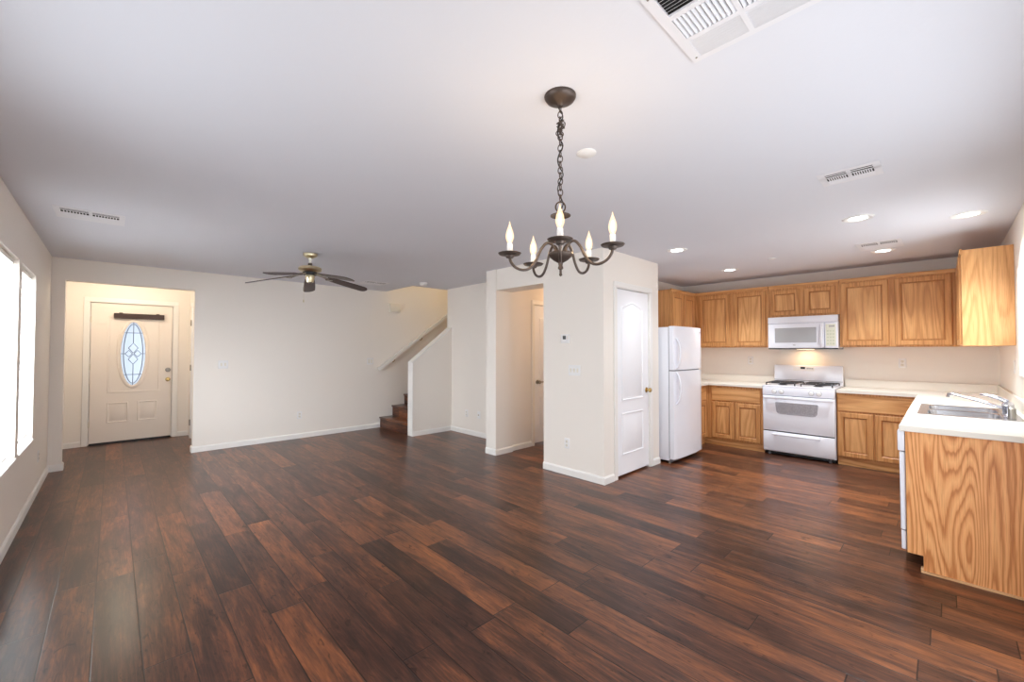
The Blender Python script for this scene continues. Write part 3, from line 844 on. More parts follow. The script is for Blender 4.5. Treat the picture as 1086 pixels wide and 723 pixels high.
# ------------------------------------------------------------------ sink and faucet
sk = thing('kitchen_sink', 'stainless double basin sink set in the cream counter', 'sink', (4.72, -0.1, CZ1))
def basin(x0, x1, y0, y1):
    mb = MB(sk.location)
    def loop(ins, z, r):
        out = []
        for cx_, cy_, a0 in ((x1 - ins - r, y1 - ins - r, 0), (x0 + ins + r, y1 - ins - r, 90), (x0 + ins + r, y0 + ins + r, 180), (x1 - ins - r, y0 + ins + r, 270)):
            for k in range(6):
                a_ = R(a0 + 18 * k); out.append(mb.bm.verts.new((cx_ + r * math.cos(a_), cy_ + r * math.sin(a_), z)))
        return out
    rings = [loop(-0.006, CZ1 + 0.004, 0.05), loop(0, CZ1 + 0.001, 0.05), loop(0.004, CZ1 - 0.02, 0.05), loop(0.02, CZ1 - 0.15, 0.05), loop(0.05, CZ1 - 0.172, 0.04)]
    for a_, b_ in zip(rings, rings[1:]):
        for i in range(len(a_)): mb.bm.faces.new((a_[i], a_[(i + 1) % len(a_)], b_[(i + 1) % len(b_)], b_[i]))
    mb.bm.faces.new(rings[-1]); mb._fix([v for r_ in rings for v in r_])
    return mb.build('basin', M['steel'], sk)
bx = [(SX0 + 0.04, 4.742), (4.778, SX1 - 0.04)]
by0, by1 = SY0 + 0.075, SY1 - 0.035
mb = MB(sk.location)
zr = CZ1 + 0.004
for q in ((SX0 - 0.018, SY0 - 0.018, SX1 + 0.018, by0), (SX0 - 0.018, by1, SX1 + 0.018, SY1 + 0.018), (SX0 - 0.018, by0, bx[0][0], by1), (bx[0][1], by0, bx[1][0], by1), (bx[1][1], by0, SX1 + 0.018, by1)):
    mb.box(q[0], q[1], CZ1 + 0.0005, q[2], q[3], zr)
mb.build('rim', M['steel'], sk, smooth=False)
for q in bx:
    b_ = basin(q[0], q[1], by0, by1)
    MB(sk.location).lathe([(0.042, 0.0), (0.042, 0.003), (0.025, 0.001), (0.0, 0.001)], ((q[0] + q[1]) / 2, (by0 + by1) / 2, CZ1 - 0.172), 20).build('drain', M['chrome'], b_)
fc = thing('faucet', 'chrome single-lever faucet behind the sink', 'faucet', (4.62, -0.305, zr))
o_ = fc.location
MB(o_).box(4.50, -0.335, zr, 4.74, -0.278, zr + 0.012, 0.005, 2).build('base_plate', M['chrome'], fc)
MB(o_).lathe([(0.027, 0), (0.027, 0.05), (0.030, 0.055), (0.030, 0.075), (0.024, 0.092), (0.0, 0.098)], (4.62, -0.305, zr + 0.010), 20).build('valve_body', M['chrome'], fc)
MB(o_).tube([(4.625, -0.29, zr + 0.055), (4.66, -0.20, zr + 0.085), (4.70, -0.10, zr + 0.115), (4.725, -0.035, zr + 0.132), (4.732, -0.015, zr + 0.130), (4.733, -0.010, zr + 0.105)], [0.012, 0.010, 0.009, 0.009, 0.011, 0.012], 10).build('spout', M['chrome'], fc)
MB(o_).tube([(4.62, -0.305, zr + 0.10), (4.635, -0.27, zr + 0.122), (4.66, -0.21, zr + 0.140), (4.675, -0.175, zr + 0.142)], [0.016, 0.013, 0.009, 0.006], 10, flat=0.6).build('lever', M['chrome'], fc)
MB(o_).lathe([(0.02, 0), (0.02, 0.065), (0.012, 0.075), (0, 0.075)], (4.50, -0.315, zr), 16).build('side_spray', M['nickel'], fc)

# ------------------------------------------------------------------ stove
sv = thing('stove', 'white gas range between the oak base cabinets', 'stove', (6.58, 1.311, 0))
o_ = sv.location
SYa, SYb = 0.925, 1.697
xf = 6.285
MB(o_).box(xf + 0.02, SYa, 0.05, XK - 0.02, SYb, 0.895).build('body', M['white'], sv, smooth=False)
MB(o_).box(xf - 0.015, SYa - 0.002, 0.893, XK - 0.09, SYb + 0.002, 0.912, 0.006, 2).build('cooktop', M['white'], sv)
MB(o_).box(xf - 0.018, SYa, 0.787, xf + 0.03, SYb, 0.893, 0.006, 2).build('control_panel', M['white'], sv)
for y in (1.562, 1.481, 1.160, 1.081):
    k = MB(o_).lathe([(0.026, -0.018), (0.026, -0.024), (0.020, -0.028), (0.018, -0.045), (0.0, -0.047)], (xf, y, 0.836), 20, 'x')
    k.box(xf - 0.054, y - 0.004, 0.818, xf - 0.04, y + 0.004, 0.854, 0.002)
    kn = k.build('knob', M['white_matte'], sv)
    MB(o_).lathe([(0.029, -0.016), (0.029, -0.0195), (0.0, -0.0195)], (xf, y, 0.836), 20, 'x').build('knob_shade_ring', M['grey'], kn)  # grey ring stands in for the shadow around the knob
od = MB(o_).box(xf - 0.022, SYa + 0.004, 0.325, xf + 0.015, SYb - 0.004, 0.780, 0.007, 2).build('oven_door', M['white'], sv)
gpts = []
wy0, wy1, wz0, wz1 = 1.090, 1.550, 0.546, 0.700
outl = [(wy0, wz1 - 0.01), (wy0 + 0.012, wz0 + 0.03), (wy0 + 0.032, wz0 + 0.008), (wy0 + 0.06, wz0), (wy1 - 0.06, wz0), (wy1 - 0.032, wz0 + 0.008), (wy1 - 0.012, wz0 + 0.03), (wy1, wz1 - 0.01), (wy1 - 0.01, wz1), (wy0 + 0.01, wz1)]
MB(o_).prism(outl, 'x', xf - 0.0245, xf - 0.02).build('oven_window', M['oven_glass'], od, smooth=False)
mb = MB(o_).box(xf - 0.062, SYa + 0.015, 0.742, xf - 0.040, SYb - 0.015, 0.772, 0.008, 2)
for y in (SYa + 0.035, SYb - 0.035): mb.box(xf - 0.045, y - 0.012, 0.746, xf - 0.02, y + 0.012, 0.768)
mb.build('oven_handle', M['white'], od)
dr = MB(o_).box(xf - 0.022, SYa + 0.004, 0.065, xf + 0.015, SYb - 0.004, 0.312, 0.007, 2).build('storage_drawer', M['white'], sv)
mb = MB(o_).box(xf - 0.050, 1.070, 0.268, xf - 0.030, 1.590, 0.290, 0.007, 2).box(xf - 0.035, 1.09, 0.272, xf - 0.02, 1.12, 0.286).box(xf - 0.035, 1.54, 0.272, xf - 0.02, 1.57, 0.286)
mb.build('drawer_handle', M['white'], dr)
MB(o_).box(xf - 0.008, SYa + 0.01, 0.313, xf + 0.015, SYb - 0.01, 0.324).build('gap_seal', M['dark'], sv, smooth=False)
MB(o_).box(xf - 0.008, SYa + 0.01, 0.780, xf + 0.015, SYb - 0.01, 0.787).build('gap_seal', M['grey'], sv, smooth=False)
bg_ = MB(o_).box(XK - 0.088, SYa - 0.002, 0.90, XK - 0.022, SYb + 0.002, 1.168, 0.012, 3).build('backguard', M['white'], sv)
MB(o_).box(XK - 0.0915, 1.330, 1.117, XK - 0.087, 1.383, 1.146, 0.001).build('clock_display', M['dark'], bg_)
MB(o_).box(XK - 0.0905, 1.225, 1.090, XK - 0.087, 1.470, 1.152, 0.001).build('control_strip', M['white_matte'], bg_)
for i in range(4): MB(o_).lathe([(0.007, 0), (0.007, -0.004), (0, -0.005)], (XK - 0.0895, 1.305 - 0.02 * i, 1.125), 10, 'x').build('button', M['grey'], bg_)
MB(o_).box(XK - 0.092, SYa, 0.958, XK - 0.086, SYb, 0.963).build('seam', M['grey'], bg_, smooth=False)
for (ya, yb) in ((1.345, 1.665), (0.957, 1.277)):
    mb = MB(o_)
    xa, xb, zg = xf + 0.045, XK - 0.12, 0.950
    for y in (ya, (ya + yb) / 2, yb): mb.box(xa, y - 0.006, zg - 0.012, xb, y + 0.006, zg, 0.003)
    for x in (xa, (xa + xb) / 2, xb): mb.box(x - 0.006, ya, zg - 0.012, x + 0.006, yb, zg, 0.003)
    for x in (xa + (xb - xa) * 0.25, xa + (xb - xa) * 0.75):
        mb.box(x - 0.005, ya + 0.03, zg - 0.010, x + 0.005, (ya + yb) / 2 - 0.03, zg + 0.001, 0.002)
        mb.box(x - 0.005, (ya + yb) / 2 + 0.03, zg - 0.010, x + 0.005, yb - 0.03, zg + 0.001, 0.002)
    for x in (xa, xb):
        for y in (ya, yb): mb.box(x - 0.006, y - 0.006, 0.911, x + 0.006, y + 0.006, zg - 0.005)
    mb.build('grate', M['iron'], sv)
    for x in (xa + (xb - xa) * 0.25, xa + (xb - xa) * 0.75):
        MB(o_).lathe([(0.055, 0.0), (0.05, 0.008), (0.036, 0.010), (0.036, 0.020), (0.0, 0.022)], (x, (ya + yb) / 2, 0.911), 20).build('burner', M['iron'], sv)
for x in (xf + 0.05, XK - 0.1):
    for y in (SYa + 0.06, SYb - 0.06): MB(o_).lathe([(0.018, 0), (0.018, 0.02), (0.012, 0.02), (0.012, 0.055)], (x, y, 0), 12).build('foot', M['grey'], sv)
MB(o_).box(xf + 0.06, SYa + 0.01, 0.012, xf + 0.08, SYb - 0.01, 0.06).build('toe_panel', M['dark'], sv, smooth=False)

# ------------------------------------------------------------------ microwave
mw = thing('microwave', 'white over-the-range microwave above the stove', 'microwave', (6.73, 1.307, 1.39))
o_ = mw.location
MYa, MYb, MXf = 0.920, 1.690, 6.52
MB(o_).box(MXf + 0.03, MYa, 1.40, XK - 0.002, MYb, 1.822).build('body', M['white'], mw, smooth=False)
MB(o_).box(MXf + 0.005, MYa, 1.735, MXf + 0.05, MYb, 1.822, 0.006, 2).build('vent_grille', M['white'], mw)
dr = MB(o_).box(MXf, 1.062, 1.402, MXf + 0.04, MYb, 1.729, 0.012, 3).build('door', M['white'], mw)
MB(o_).relief(rect(-0.005, 0, 0.005, 0.01), [(0, 0)], 0) if False else None
m_ = Matrix(((0, 1, 0, 0), (-1, 0, 0, 0), (0, 0, 1, 0), (0, 0, 0, 1)))       # faces -y -> faces -x ; x -> -y
mb = MB(o_, m_); mb.relief(rect(-1.635, 1.455, -1.115, 1.692), [(0, 0.0), (0.008, 0.004), (0.016, 0.003), (0.022, 0.0005)], MXf)
mb.build('window_frame', M['white'], dr)
mb = MB(o_, m_); mb.relief(rect(-1.606, 1.472, -1.142, 1.676), [(0, 0.0012), (0.004, 0.0014)], MXf)
mb.build('window_glass', M['screen_grey'], dr)
MB(o_).tube([(MXf - 0.002, 1.088, 1.43), (MXf - 0.028, 1.088, 1.46), (MXf - 0.030, 1.088, 1.57), (MXf - 0.028, 1.088, 1.67), (MXf - 0.002, 1.088, 1.70)], 0.011, 10).build('door_handle', M['white'], dr)
MB(o_).box(MXf - 0.001, 1.37, 1.452 - 0.014, MXf + 0.002, 1.40, 1.446, 0.0005).build('badge', M['nickel'], dr)
cp = MB(o_).box(MXf, MYa, 1.402, MXf + 0.04, 1.058, 1.729, 0.010, 2).build('control_panel', M['white'], mw)
MB(o_).box(MXf - 0.0015, 0.942, 1.43, MXf + 0.004, 1.045, 1.705, 0.001).build('keypad', M['keypad'], cp)
MB(o_).box(MXf - 0.003, 0.955, 1.668, MXf, 1.012, 1.690, 0.0005).build('display', M['nickel'], cp)
for i in range(5):
    for j in range(3):
        MB(o_).box(MXf - 0.003, 0.958 + j * 0.028, 1.448 + i * 0.04, MXf, 0.976 + j * 0.028, 1.468 + i * 0.04, 0.0008).build('button', M['keybutton'], cp)
MB(o_).box(MXf + 0.012, MYa + 0.004, 1.388, XK - 0.003, MYb - 0.004, 1.401).build('underside', M['dark'], mw, smooth=False)
MB(o_).box(MXf + 0.22, 1.22, 1.385, MXf + 0.30, 1.40, 1.389).build('cooktop_lamp', M['warm_lens'], mw, smooth=False)
area('cooktop_lamp_light', (MXf + 0.27, 1.31, 1.382), (0, 0, 0), 0.08, 0.16, 0.7, (1.0, 0.58, 0.28))

# ------------------------------------------------------------------ refrigerator
fr = thing('refrigerator', 'white top-freezer refrigerator beside the pantry door', 'refrigerator', (5.285, 2.64, 0))
o_ = fr.location
FX0, FX1, FYF = 4.880, 5.690, 2.250
MB(o_).box(FX0, FYF + 0.085, 0.035, FX1, 3.0, 1.660, 0.008, 2).build('cabinet_body', M['white'], fr)
def curved_door(z0, z1):
    mb = MB(o_)
    pts = [(FX0, FYF + 0.075), (FX0, FYF + 0.022)]
    n = 14
    for i in range(n + 1):
        t_ = i / n
        pts.append((FX0 + 0.012 + (FX1 - FX0 - 0.024) * t_, FYF + 0.014 - 0.020 * (1 - (2 * t_ - 1) ** 2)))
    pts += [(FX1, FYF + 0.022), (FX1, FYF + 0.075)]
    mb.prism(pts, 'z', z0, z1); return mb
fz = curved_door(1.134, 1.668).build('freezer_door', M['white'], fr)
fd = curved_door(0.060, 1.120).build('fridge_door', M['white'], fr)
def bow(x, zlo, zhi, tall_at_top):
    pts, rr = [], []
    n = 16
    for i in range(n + 1):
        t_ = i / n
        z = zlo + (zhi - zlo) * t_
        b = math.sin(PI * t_) ** 0.6
        pts.append((x + 0.012 * math.sin(PI * t_), FYF + 0.008 - 0.048 * b, z)); rr.append(0.013)
    return MB(o_).tube(pts, rr, 10, flat=1.3)
bow(FX0 + 0.055, 1.150, 1.520, True).build('handle', M['white'], fz)
bow(FX0 + 0.055, 0.720, 1.105, False).build('handle', M['white'], fd)
MB(o_).box(FX1 - 0.085, FYF - 0.0035, 1.600, FX1 - 0.060, FYF + 0.004, 1.612, 0.0008).build('badge', M['nickel'], fz)
MB(o_).box(FX0 + 0.008, FYF + 0.070, 0.065, FX1 - 0.008, FYF + 0.087, 1.655).build('gasket', M['grey'], fr, smooth=False)
MB(o_).box(FX0 + 0.02, FYF + 0.04, 1.119, FX1 - 0.02, FYF + 0.086, 1.135).build('door_gap', M['grey'], fr, smooth=False)
mb = MB(o_).box(FX0 + 0.02, FYF + 0.06, 0.02, FX1 - 0.02, FYF + 0.09, 0.058); mb.build('kick_grille', M['grey'], fr, smooth=False)
for x in (FX0 + 0.04, FX1 - 0.04):
    for y in (FYF + 0.10, 2.95): MB(o_).lathe([(0.016, 0), (0.016, 0.015), (0.01, 0.015), (0.01, 0.05)], (x, y, 0), 12).build('foot', M['nickel'], fr)

# ------------------------------------------------------------------ chandelier
CX, CY = 1.336, 1.100
ch = thing('chandelier', 'bronze five-arm chandelier with lit flame bulbs hanging on a chain', 'chandelier', (CX, CY, H))
o_ = ch.location
MB(o_).lathe([(0.066, 0.0), (0.066, -0.006), (0.058, -0.018), (0.040, -0.028), (0.018, -0.034), (0.010, -0.044), (0, -0.046)], (CX, CY, H), 32).build('canopy', M['bronze'], ch)
def link(mb, c, ang, L=0.030, w=0.010, r=0.0022, tiltv=None):
    pts = []
    for k in range(16):
        a_ = 2 * PI * k / 16
        u_, v_ = w * math.cos(a_), (L / 2) * math.sin(a_)
        p_ = Vector((u_ * math.cos(ang), u_ * math.sin(ang), v_))
        if tiltv: p_.rotate(tiltv)
        pts.append(Vector(c) + p_)
    mb.tube(pts, r, 6, True)
mb = MB(o_); z = H - 0.055; i = 0
from mathutils import Euler
while z > 1.995:
    link(mb, (CX, CY, z), R(20) + (PI / 2) * (i % 2)); z -= 0.0235; i += 1
mb.build('chain', M['bronze'], ch)
mb = MB(o_)
rnd = random.Random(3)
for k in range(9):
    e = Euler((rnd.uniform(-0.9, 0.9), rnd.uniform(-0.9, 0.9), rnd.uniform(0, PI)))
    link(mb, (CX + rnd.uniform(-0.010, 0.010), CY + rnd.uniform(-0.010, 0.010), 2.298 + rnd.uniform(-0.028, 0.03)), rnd.uniform(0, PI), 0.034, 0.011, 0.0022, e)
mb.build('gathered_chain', M['bronze'], ch)
mb = MB(o_)
pts = [(CX + 0.011 * math.sin(k * 0.55), CY + 0.011 * math.cos(k * 0.55), H - 0.04 - k * 0.0107) for k in range(42)]
mb.tube(pts, 0.0026, 6); mb.build('cord', M['dark'], ch)
mb = MB(o_); link(mb, (CX, CY, 1.972), R(-44), 0.044, 0.020, 0.0032); mb.build('hanging_loop', M['bronze'], ch)
MB(o_).lathe([(0.004, 0.022), (0.010, 0.018), (0.020, 0.010), (0.042, 0.0), (0.042, -0.003), (0.020, 0.003), (0.006, 0.0)], (CX, CY, 1.937), 28).build('top_cap', M['bronze'], ch)
MB(o_).lathe([(0.0055, 0), (0.0055, 0.06), (0.009, 0.065), (0.0055, 0.07), (0.0055, 0.16)], (CX, CY, 1.778), 14).build('stem', M['bronze'], ch)
MB(o_).lathe([(0.018, 0.006), (0.048, 0.002), (0.052, -0.004), (0.048, -0.012), (0.030, -0.028), (0.010, -0.040), (0.008, -0.052), (0.011, -0.058), (0.011, -0.064), (0.005, -0.068), (0.005, -0.082), (0.007, -0.090), (0.0, -0.097)], (CX, CY, 1.778), 28).build('hub', M['bronze'], ch)
def catmull(P_, n=8):
    out = []
    P_ = [Vector(p) for p in P_]
    Q = [P_[0] * 2 - P_[1]] + P_ + [P_[-1] * 2 - P_[-2]]
    for i in range(1, len(Q) - 2):
        a_, b_, c_, d_ = Q[i - 1:i + 3]
        for k in range(n):
            t_ = k / n
            out.append(0.5 * ((2 * b_) + (c_ - a_) * t_ + (2 * a_ - 5 * b_ + 4 * c_ - d_) * t_ * t_ + (3 * b_ - a_ - 3 * c_ + d_) * t_ ** 3))
    out.append(P_[-1]); return out
for k in range(5):
    th = R(-141 + 72 * k)
    dz = 0.012 * math.cos(th - R(-50))
    ux, uy = math.cos(th), math.sin(th)
    def at(r_, z_, f=1.0): return (CX + ux * r_, CY + uy * r_, z_ + dz * f)
    prof = [(0.022, 1.778, 0), (0.026, 1.800, 0.1), (0.042, 1.819, 0.2), (0.062, 1.820, 0.3), (0.084, 1.795, 0.4), (0.104, 1.752, 0.5), (0.130, 1.720, 0.6), (0.160, 1.712, 0.75), (0.192, 1.724, 0.9), (0.211, 1.748, 1), (0.215, 1.772, 1)]
    arm = MB(o_).tube(catmull([at(*p_) for p_ in prof], 5), 0.0058, 10).build('arm', M['bronze'], ch)
    px, py, pz_ = at(0.215, 1.772)
    MB(o_).lathe([(0.006, -0.012), (0.014, -0.010), (0.020, 0.0), (0.042, 0.003), (0.047, 0.009), (0.044, 0.010), (0.018, 0.006), (0.0, 0.006)], (px, py, pz_), 28).build('drip_pan', M['bronze'], arm)
    MB(o_).lathe([(0.0115, 0.004), (0.0115, 0.046), (0.009, 0.048), (0.0, 0.048)], (px, py, pz_), 16).build('candle_sleeve', M['white_matte'], arm)
    MB(o_).lathe([(0.008, 0.046), (0.009, 0.052), (0.0150, 0.068), (0.0160, 0.080), (0.0135, 0.096), (0.0080, 0.112), (0.0030, 0.126), (0.0015, 0.136), (0.0, 0.140)], (px, py, pz_), 16).build('bulb', M['bulb'], arm)
    MB(o_).lathe([(0.0, 0.058), (0.005, 0.066), (0.006, 0.080), (0.004, 0.098), (0.0, 0.106)], (px, py, pz_), 10).build('filament', M['filament'], arm)
    point('chandelier_bulb_light', (px, py, pz_ + 0.085), P_BULB, (1.0, 0.72, 0.42), 0.02)

# ------------------------------------------------------------------ ceiling fan
FX, FY = 1.557, 4.839
fn = thing('ceiling_fan', 'brass ceiling fan with five dark blades', 'ceiling fan', (FX, FY, H))
o_ = fn.location
MB(o_).lathe([(0.072, 0.0), (0.074, -0.010), (0.068, -0.028), (0.042, -0.044), (0.030, -0.052), (0.0, -0.052)], (FX, FY, H), 28).build('canopy', M['pale_brass'], fn)
MB(o_).lathe([(0.024, -0.046), (0.018, -0.07), (0.0125, -0.075), (0.0125, -0.15)], (FX, FY, H), 16).build('downrod', M['ivory'], fn)
MB(o_).lathe([(0.02, 2.335 - H), (0.022, 2.30 - H), (0.0, 2.30 - H)], (FX, FY, H), 16).build('yoke_cover', M['brown'], fn)
MB(o_).lathe([(0.0, 2.302), (0.05, 2.300), (0.100, 2.292), (0.118, 2.280), (0.120, 2.262), (0.108, 2.246), (0.080, 2.236), (0.060, 2.228), (0.0, 2.226)], (FX, FY, 0), 32).build('motor_housing', M['pale_brass'], fn)
MB(o_).lathe([(0.075, 2.230), (0.072, 2.205), (0.058, 2.200), (0.0, 2.200)], (FX, FY, 0), 28).build('flywheel', M['dark'], fn)
MB(o_).lathe([(0.045, 2.201), (0.048, 2.175), (0.042, 2.150), (0.034, 2.122), (0.0, 2.122)], (FX, FY, 0), 28).build('switch_housing', M['pale_brass'], fn)
MB(o_).lathe([(0.026, 2.123), (0.024, 2.112), (0.010, 2.106), (0.008, 2.096), (0.0, 2.094)], (FX, FY, 0), 20).build('bottom_cap', M['brown'], fn)
MB(o_).tube([(1.51, 4.885, 2.125), (1.508, 4.887, 1.93)], 0.0012, 5).lathe([(0.0, 0.0), (0.006, 0.006), (0.005, 0.03), (0.0, 0.034)], (1.508, 4.887, 1.90), 10).build('pull_chain', M['pale_brass'], fn)
for k in range(5):
    th = R(72 * k + 1)
    rot = Matrix.Translation((FX, FY, 0)) @ Matrix.Rotation(th, 4, 'Z')
    droop = math.atan2(0.085, 0.46)
    # blade outline in (r, s)
    out = []
    n = 8
    for i in range(n + 1): out.append((0.0 + 0.016 * (1 - math.sin(PI * i / n)), -0.050 + 0.1 * i / n))
    L_ = 0.475
    side1 = [(0.12, 0.058), (0.30, 0.066), (0.42, 0.066)]
    tip = [(0.42 + 0.055 * math.sin(PI / 2 * i / 6), 0.066 * math.cos(PI / 2 * i / 6)) for i in range(1, 7)]
    pts = [(0, -0.05), (0, 0.05)] + side1 + tip + [(p_[0], -p_[1]) for p_ in tip[-2::-1]] + [(p_[0], -p_[1]) for p_ in side1[::-1]]
    bm_m = rot @ Matrix.Translation((0.185, 0, 2.188)) @ Matrix.Rotation(droop, 4, 'Y') @ Matrix.Rotation(R(-11), 4, 'X')
    bl = MB(o_, bm_m).prism(pts, 'z', -0.004, 0.004).build('blade', M['blade'], fn, smooth=False)
    mb = MB(o_, rot)
    mb.tube([(0.065, 0, 2.214), (0.10, 0, 2.206), (0.15, 0.012, 2.196), (0.20, 0.018, 2.178)], 0.008, 8).tube([(0.10, 0, 2.206), (0.15, -0.012, 2.194), (0.20, -0.018, 2.176)], 0.008, 8)
    mb.lathe([(0.03, 0), (0.03, 0.006), (0, 0.006)], (0.215, 0, 2.165), 14)
    mb.build('blade_iron', M['nickel'], bl)

# ------------------------------------------------------------------ ceiling registers (built in local u,v; face down)
def register(label, x0, y0, x1, y1, along):
    """two-way register: a slot row then a row of vanes on the viewer's side"""
    r_ = thing('ceiling_vent', label, 'vent', ((x0 + x1) / 2, (y0 + y1) / 2, H), 0, 'white ceiling registers')
    o_ = r_.location
    U0, U1, V0, V1 = (x0, x1, y0, y1) if along == 'x' else (y0, y1, x0, x1)
    def bx_(mb, ua, va, za, ub, vb, zb, bev=0.0):
        if along == 'x': mb.box(ua, va, za, ub, vb, zb, bev)
        else: mb.box(va, ua, za, vb, ub, zb, bev)
    w, hgt = U1 - U0, V1 - V0
    um = (U0 + U1) / 2
    mu = 0.035
    va, vb, vc, vd = V0 + 0.045, V0 + 0.095, V0 + 0.105, V0 + 0.165
    mb = MB(o_)
    zt, zb = H, H - 0.0035
    bx_(mb, U0, V0, zb, U1, va, zt, 0.002)
    bx_(mb, U0, vb, zb, U1, vc, zt)
    bx_(mb, U0, vd, zb, U1, V1, zt, 0.002)
    bx_(mb, U0, va, zb, U0 + mu, vd, zt); bx_(mb, U1 - mu, va, zb, U1, vd, zt); bx_(mb, um - 0.010, va, zb, um + 0.010, vd, zt)
    mb.build('frame', M['vent'], r_, smooth=False)
    mb = MB(o_); bx_(mb, U0 + 0.02, V0 + 0.03, H - 0.0012, U1 - 0.02, vd + 0.01, H - 0.0002)
    mb.build('duct_shade_sheet', M['void'], r_, smooth=False)  # dark sheet painted as the shade inside the duct
    mb = MB(o_)
    for (ua, ub) in ((U0 + mu, um - 0.010), (um + 0.010, U1 - mu)):
        bx_(mb, ua, va + 0.016, H - 0.0022, ub, vb - 0.020, H - 0.0016)
        n = 9
        for i in range(1, n):
            u = ua + (ub - ua) * i / n
            bx_(mb, u - 0.0028, vc, H - 0.0030, u + 0.0028, vd, H - 0.0012)
    mb.build('vanes', M['vent'], r_, smooth=False)
    mb = MB(o_)
    for k in range(3):
        v = vd + 0.012 + k * (V1 - vd - 0.03) / 3
        if V1 - vd > 0.08: bx_(mb, U0 + mu, v, zb - 0.0015, U1 - mu, v + 0.008, zb)
    if len(mb.bm.verts): mb.build('closed_louvres', M['vent'], r_, smooth=False)
    else: mb.bm.free()
register('white ceiling register near the left wall, above the windows', -0.338, 4.500, 0.056, 4.862, 'x')
register('white ceiling register nearest the chandelier, on the kitchen side', 3.075, 0.236, 3.324, 0.529, 'y')
register('white ceiling register beside a recessed light, deep in the kitchen', 5.376, 0.270, 5.800, 0.610, 'y')
register('white ceiling register beyond the ceiling fan, by the stairwell', 2.78, 6.10, 3.17, 6.46, 'x')
# large return grille
rg = thing('return_grille', 'large white multi-way ceiling grille at the top edge of the photo', 'vent', (1.327, 0.423, H))
o_ = rg.location
GX0, GX1, GY0, GY1 = 1.127, 1.527, 0.224, 0.622
rows = [(1.150, 1.257), (1.277, 1.387), (1.406, 1.502)]
cols = [(0.256, 0.415), (0.431, 0.590)]
mb = MB(o_)
zb = H - 0.009
xs = [GX0] + [v for r_ in rows for v in r_] + [GX1]
for i in range(0, len(xs), 2): mb.box(xs[i], GY0, zb, xs[i + 1], GY1, H)
for (xa, xb) in rows:
    ys = [GY0] + [v for c_ in cols for v in c_] + [GY1]
    for i in range(0, len(ys), 2): mb.box(xa, ys[i], zb, xb, ys[i + 1], H)
mb.build('frame', M['vent'], rg, smooth=False)
MB(o_).box(GX0 + 0.01, GY0 + 0.01, H - 0.0012, GX1 - 0.01, GY1 - 0.01, H - 0.0002).build('duct_shade_sheet', M['void'], rg, smooth=False)  # flat dark sheet in place of the shaded duct depth
mb = MB(o_)
for (ya, yb) in cols:
    n = 11
    for i in range(n):      # middle row: bars along x
        y = ya + (yb - ya) * (i + 0.5) / n
        mb.prism([(y - 0.006, H - 0.002), (y + 0.003, H - 0.010), (y + 0.0045, H - 0.010), (y - 0.0045, H - 0.002)], 'x', rows[1][0], rows[1][1])
    for i in range(8):      # near row: louvres along y leaning to the viewer
        x = rows[2][0] + (rows[2][1] - rows[2][0]) * (i + 0.5) / 8
        mb.prism([(x - 0.0038, H - 0.0015), (x + 0.0032, H - 0.0085), (x + 0.0044, H - 0.0085), (x - 0.0026, H - 0.0015)], 'y', ya, yb)
    for i in range(8):      # far row: louvres leaning away, dark sheet shows
        x = rows[0][0] + (rows[0][1] - rows[0][0]) * (i + 0.5) / 8
        mb.prism([(x + 0.005, H - 0.0015), (x - 0.003, H - 0.0085), (x - 0.0018, H - 0.0085), (x + 0.0062, H - 0.0015)], 'y', ya, yb)
mb.build('louvres', M['vent'], rg, smooth=False)
for x in (GX0 + 0.02, GX1 - 0.025):
    for y in (GY0 + 0.018, GY1 - 0.018): MB(o_).lathe([(0.004, 0), (0.003, -0.002), (0, -0.002)], (x, y, zb), 10).build('screw', M['nickel'], rg)

# ------------------------------------------------------------------ recessed lights and detectors
LG = 'recessed kitchen lights'
def downlight(label, x, y, power=P_DOWN):
    l = thing('recessed_light', label, 'ceiling light', (x, y, H), 0, LG)
    MB().lathe([(0.058, -0.001), (0.066, -0.007), (0.092, -0.009), (0.104, -0.0005)], (0, 0, 0), 32, cap=False).build('trim_ring', M['white_matte'], l)
    MB().lathe([(0.059, -0.001), (0.059, -0.005), (0.0, -0.006)], (0, 0, 0), 32).build('lens', M['lamp'], l)
    spot('recessed_light_beam', (x, y, H - 0.02), power, (0.89, 0.96, 1.0))
    return l
downlight('recessed ceiling light in front of the register, nearer the dining corner', 4.311, 0.468)
downlight('recessed ceiling light over the sink counter, nearest the window wall', 4.813, -0.143)
downlight('recessed ceiling light nearest the pantry and refrigerator', 4.309, 1.956, P_DOWN * 0.35)
downlight('recessed ceiling light nearest the corner cabinets left of the microwave', 5.882, 1.958)
downlight('recessed ceiling light touching the deep kitchen register', 5.920, 0.440)
d = thing('ceiling_disc', 'round white blank cap on the ceiling behind the chandelier', 'ceiling disc', (1.826, 1.322, H))
MB().lathe([(0.052, 0), (0.052, -0.005), (0.046, -0.010), (0.0, -0.012)], (0, 0, 0), 32).build('cover', M['white_matte'], d)
d = thing('smoke_detector', 'round white smoke detector on the ceiling before the stairwell', 'smoke detector', (3.537, 5.714, H))
MB().lathe([(0.068, 0), (0.068, -0.012), (0.060, -0.014)], (0, 0, 0), 28).build('base', M['white_matte'], d)
MB().lathe([(0.058, -0.012), (0.056, -0.034), (0.045, -0.042), (0.0, -0.044)], (0, 0, 0), 28).build('cover', M['white_matte'], d)
d = thing('sprinkler_cover', 'small round sprinkler cover on the kitchen ceiling', 'sprinkler cover', (5.508, 1.373, H))
MB().lathe([(0.045, 0), (0.045, -0.004), (0.038, -0.010), (0.0, -0.012)], (0, 0, 0), 24).build('cover', M['white_matte'], d)

